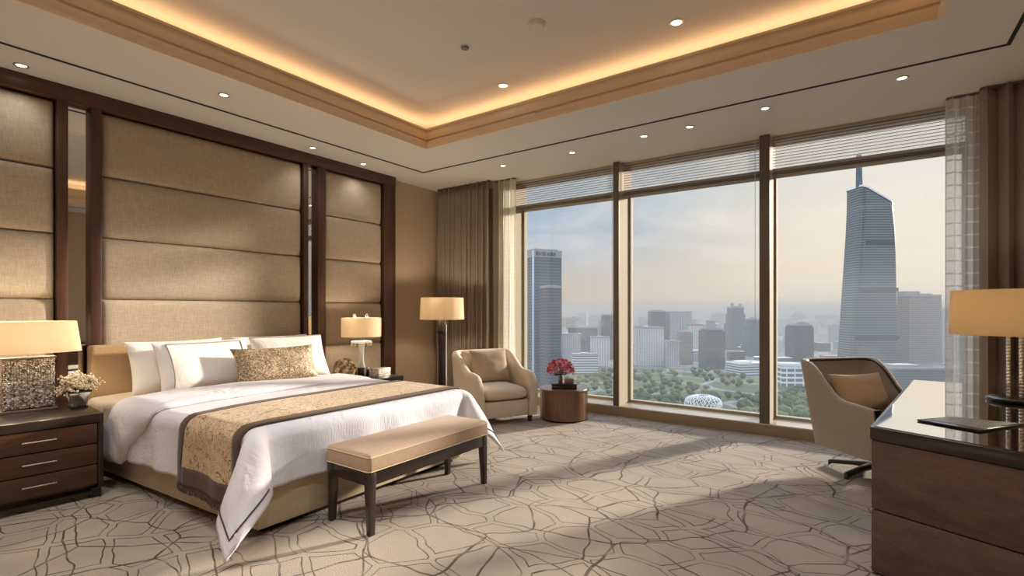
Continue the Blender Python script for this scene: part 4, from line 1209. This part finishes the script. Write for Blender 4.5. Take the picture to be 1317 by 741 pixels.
for (x, y, w_, d_, top, st_, l) in ((-505, 905, 62, 40, -52, 'grey', 'hazy grey slab block behind the pink flowers'),
                                     (-560, 1090, 70, 40, -44, 'blue', 'wide hazy blue block left of the plain dark tower'),
                                     (-430, 845, 46, 30, -84, 'band', 'low pale banded block between the glass tower and first mullion'),
                                     (-462, 980, 40, 28, -60, 'pale', 'pale hazy block with flat roof beneath the plain dark tower')):
    building('office_block', x, y, w_, d_, top, st_, l, rz=rnd.uniform(-8, 8), roof=[(0, 14, 3)])

# round lattice pavilion in the park
t = empty('pavilion', (-156, 612, GZ), 0, 'white round lattice pavilion among the park trees', 'pavilion')
lt = MB()
for k in range(28):
    a = 2 * PI * k / 28
    for sg in (-1, 1):
        pts = [(math.cos(a + sg * .35 * q / 4) * (19 + 2 * math.sin(PI * q / 4)), math.sin(a + sg * .35 * q / 4) * (19 + 2 * math.sin(PI * q / 4)), 2 + 13 * q / 4) for q in range(5)]
        lt.tube(pts, .45, 4)
lt.build('lattice_wall', FC['rooflight'], t)
ro = MB()
for k in range(20):
    a = 2 * PI * k / 20
    for sg in (-1, 1):
        ro.tube([(math.cos(a + sg * .5 * q / 4) * (19 - 3.2 * q), math.sin(a + sg * .5 * q / 4) * (19 - 3.2 * q), 15 + 4 * math.sin(PI / 2 * q / 4)) for q in range(5)], .4, 4)
ro.build('lattice_roof', FC['rooflight'], t)
MB().lathe([(.01, 0), (17, 0), (17, 2), (.01, 2)], 32).build('floor_slab', FC['roof'], t)

# low-rise and far-off buildings
def polar(u, tt):
    a = (u - 658.5) / 643.6
    return (-.5764 + .8171 * a) * tt, (.8171 + .5764 * a) * tt
r = random.Random(21)
placed = [(o.location.x, o.location.y, max([math.hypot(*c.dimensions[:2]) / 2 for c in o.children if c.type == 'MESH'] or [20])) for o in scene.objects if o.type == 'EMPTY' and o.location.z < -100]
def free(x, y, rad):
    for a_, b_, c_ in placed:
        if (x - a_) ** 2 + (y - b_) ** 2 < (rad + c_) ** 2: return False
    placed.append((x, y, rad)); return True
ls = ['grey', 'pale', 'brown', 'dark', 'band']
for k in range(150):
    if sum(1 for o in scene.objects if o.name.startswith('low_building')) >= 52: break
    u = r.uniform(725, 1235); tt = r.uniform(1000, 1700)
    if 800 < u < 990 and tt < 1120: tt += 250
    x, y = polar(u, tt); hh_ = r.uniform(8, 26); st_ = r.choice(ls)
    w_, d_ = r.uniform(18, 42), r.uniform(16, 30)
    if not free(x, y, math.hypot(w_, d_) / 2): continue
    t = empty('low_building', (x, y, GZ), YAW + R(r.uniform(-20, 20)), 'low flat-roofed building in the hazy middle distance', 'building', 'low buildings in the middle distance')
    rbox(-w_ / 2, w_ / 2, -d_ / 2, d_ / 2, 0, hh_).build('walls', FC[st_], t, smooth=0)
    rbox(-w_ / 2 - .5, w_ / 2 + .5, -d_ / 2 - .5, d_ / 2 + .5, hh_, hh_ + 1.2).build('roof', FC[r.choice(['roof', 'rooflight', 'roof', 'redroof'])], t, smooth=0)
for k in range(60):
    # the districts to either side, beyond the window edges
    u = r.choice([r.uniform(1240, 1560), r.uniform(430, 670)]); tt = r.uniform(760, 1700)
    x, y = polar(u, tt); hh_ = r.uniform(10, 45); st_ = r.choice(ls); w_, d_ = r.uniform(22, 50), r.uniform(18, 36)
    if not free(x, y, math.hypot(w_, d_) / 2 + 2): continue
    t = empty('low_building', (x, y, GZ), YAW + R(r.uniform(-20, 20)), 'low flat-roofed building in the hazy middle distance', 'building', 'low buildings in the middle distance')
    rbox(-w_ / 2, w_ / 2, -d_ / 2, d_ / 2, 0, hh_).build('walls', FC[st_], t, smooth=0)
    rbox(-w_ / 2 - .5, w_ / 2 + .5, -d_ / 2 - .5, d_ / 2 + .5, hh_, hh_ + 1.2).build('roof', FC['roof'], t, smooth=0)
for k in range(170):
    u = r.uniform(715, 1240); tt = r.uniform(1800, 4200)
    x, y = polar(u, tt); hh_ = r.choice([r.uniform(20, 50), r.uniform(30, 70), r.uniform(40, 95)]); st_ = r.choice(ls)
    w_, d_ = r.uniform(30, 80), r.uniform(25, 50)
    if not free(x, y, math.hypot(w_, d_) / 2 + 1): continue
    o = rbox(-w_ / 2, w_ / 2, -d_ / 2, d_ / 2, 0, hh_).box(-w_ * .2, w_ * .2, -d_ * .2, d_ * .2, hh_, hh_ + 5).build('distant_building', FC[st_], smooth=0, loc=(x, y, GZ),
        label='faint distant building on the hazy horizon', cat='building', group='distant buildings along the horizon')
    o.rotation_euler = (0, 0, YAW + R(r.uniform(-25, 25)))

# park trees
def crown_mesh(seed, c):
    bm = bmesh.new(); bmesh.ops.create_icosphere(bm, subdivisions=3, radius=1)
    for v in bm.verts:
        n1 = noise.noise(v.co * 1.6 + Vector((seed * 7, 0, 0))); n2 = noise.noise(v.co * 4.5 + Vector((seed * 3, 5, 0)))
        v.co *= 1 + .20 * n1 + .20 * n2
        v.co.z = v.co.z * .72 + .95
    mr = max(math.hypot(v.co.x, v.co.y) for v in bm.verts)
    for v in bm.verts: v.co.x /= mr; v.co.y /= mr
    me = bpy.data.meshes.new('crown'); bm.to_mesh(me); bm.free()
    n = NT('park foliage'); a = n.noise(n.coord('Object', (1, 1, 1)), 5.0, 4, .7)
    col = n.ramp(a, [(.35, (c[0] * .55, c[1] * .55, c[2] * .5, 1)), (.7, c)])
    me.materials.append(n.surf(n.pr(col, .85, 0, n.bump(a, 1.0, .3), .15)))
    return me
protos = []
for k, c in enumerate((lin(70, 82, 54), lin(80, 92, 58), lin(58, 72, 50), lin(96, 102, 66))):
    root = empty('tree', (0, 0, GZ), 0, 'rounded green tree in the park below the window', 'tree', 'park trees')
    cr = bpy.data.objects.new('crown', crown_mesh(k + 1, c)); COL.objects.link(cr); cr.parent = root
    MB().lathe([(.10, -.1), (.07, .5), (.05, .9)], 6).build('trunk', plain('bark', lin(84, 70, 56), .9), root)
    protos.append(root)
cnt = 0; r = random.Random(31); tries = 0
while cnt < 298:
    if cnt < 70: u, tt = r.uniform(725, 1060), r.uniform(520, 640)
    elif cnt < 130: u, tt = r.uniform(985, 1070), r.uniform(560, 760)
    else: u, tt = r.uniform(725, 985), r.uniform(600, 975)
    x, y = polar(u, tt)
    if (x + 156) ** 2 + (y - 612) ** 2 < 26 ** 2: continue
    dv = (x + 156) * .8171 + (y - 612) * .5764; df = (x + 156) * -.5764 + (y - 612) * .8171
    if abs(dv) < 24 and -70 < df < 0: continue
    tries += 1
    s_ = r.uniform(7.5, 11) if tries < 5000 else r.uniform(4, 6)
    if tries > 20000: break
    if not free(x, y, s_ * 1.0): continue
    if noise.noise((x * .012, y * .012, 3)) < -.16:
        placed.pop(); continue
    o = protos[cnt % 4] if cnt < 4 else copy_tree(protos[r.randrange(4)])
    o.location = (x, y, GZ); o.scale = (s_, s_, s_ * r.uniform(.85, 1.15)); o.rotation_euler = (0, 0, r.uniform(0, 6.28)); cnt += 1

# ground
n = NT('city ground')
v = n.coord('Object', (1, 1, 1))
a = n.noise(v, .006, 4, .6); b = n.noise(v, .045, 4, .65)
vo = n.n('ShaderNodeTexVoronoi', voronoi_dimensions='2D', feature='DISTANCE_TO_EDGE', Vector=v, Scale=.009)
road = n.math('LESS_THAN', vo.outputs[0], .045)
vd = n.n('ShaderNodeVectorMath', operation='DISTANCE'); n.set(vd.inputs[0], v); vd.inputs[1].default_value = (-235, 730, 0)
park = n.math('LESS_THAN', n.math('MULTIPLY_ADD', a, 240, vd.outputs['Value']), 400)
green = n.ramp(b, [(.3, lin(62, 70, 46)), (.6, lin(84, 90, 58)), (.82, lin(128, 128, 92))])
vb = n.n('ShaderNodeTexVoronoi', voronoi_dimensions='2D', Vector=v, Scale=.035)
cityc = n.ramp(n.n('ShaderNodeSeparateColor', Color=vb.outputs[1]).outputs[0], [(0, lin(84, 88, 80)), (.4, lin(112, 109, 102)), (.7, lin(74, 84, 60)), (1, lin(146, 140, 130))])
col = n.mix(park, cityc, green)
col = n.mix(road, col, lin(116, 113, 106))
mg = n.surf(n.pr(col, .95, 0, None, .1))
struct('ground', MB().box(-9000, 9000, 60, 12000, GZ - 1, GZ), mg, smooth=0)

# haze lying over the city
n = NT('city haze')
alb = (.36, .342, .31, 1)
vs_ = n.n('ShaderNodeVolumeScatter', Color=alb, Density=HAZE, Anisotropy=.1)
va_ = n.n('ShaderNodeVolumeAbsorption', Color=alb, Density=HAZE)
ad_ = n.t.nodes.new('ShaderNodeAddShader')
n.t.links.new(vs_.outputs[0], ad_.inputs[0]); n.t.links.new(va_.outputs[0], ad_.inputs[1])
n.t.links.new(ad_.outputs[0], n.out.inputs['Volume'])
hz = MB().box(-8990, 8990, 61, 11990, GZ + .05, 40).build('haze', n.m, smooth=0, kind='structure')
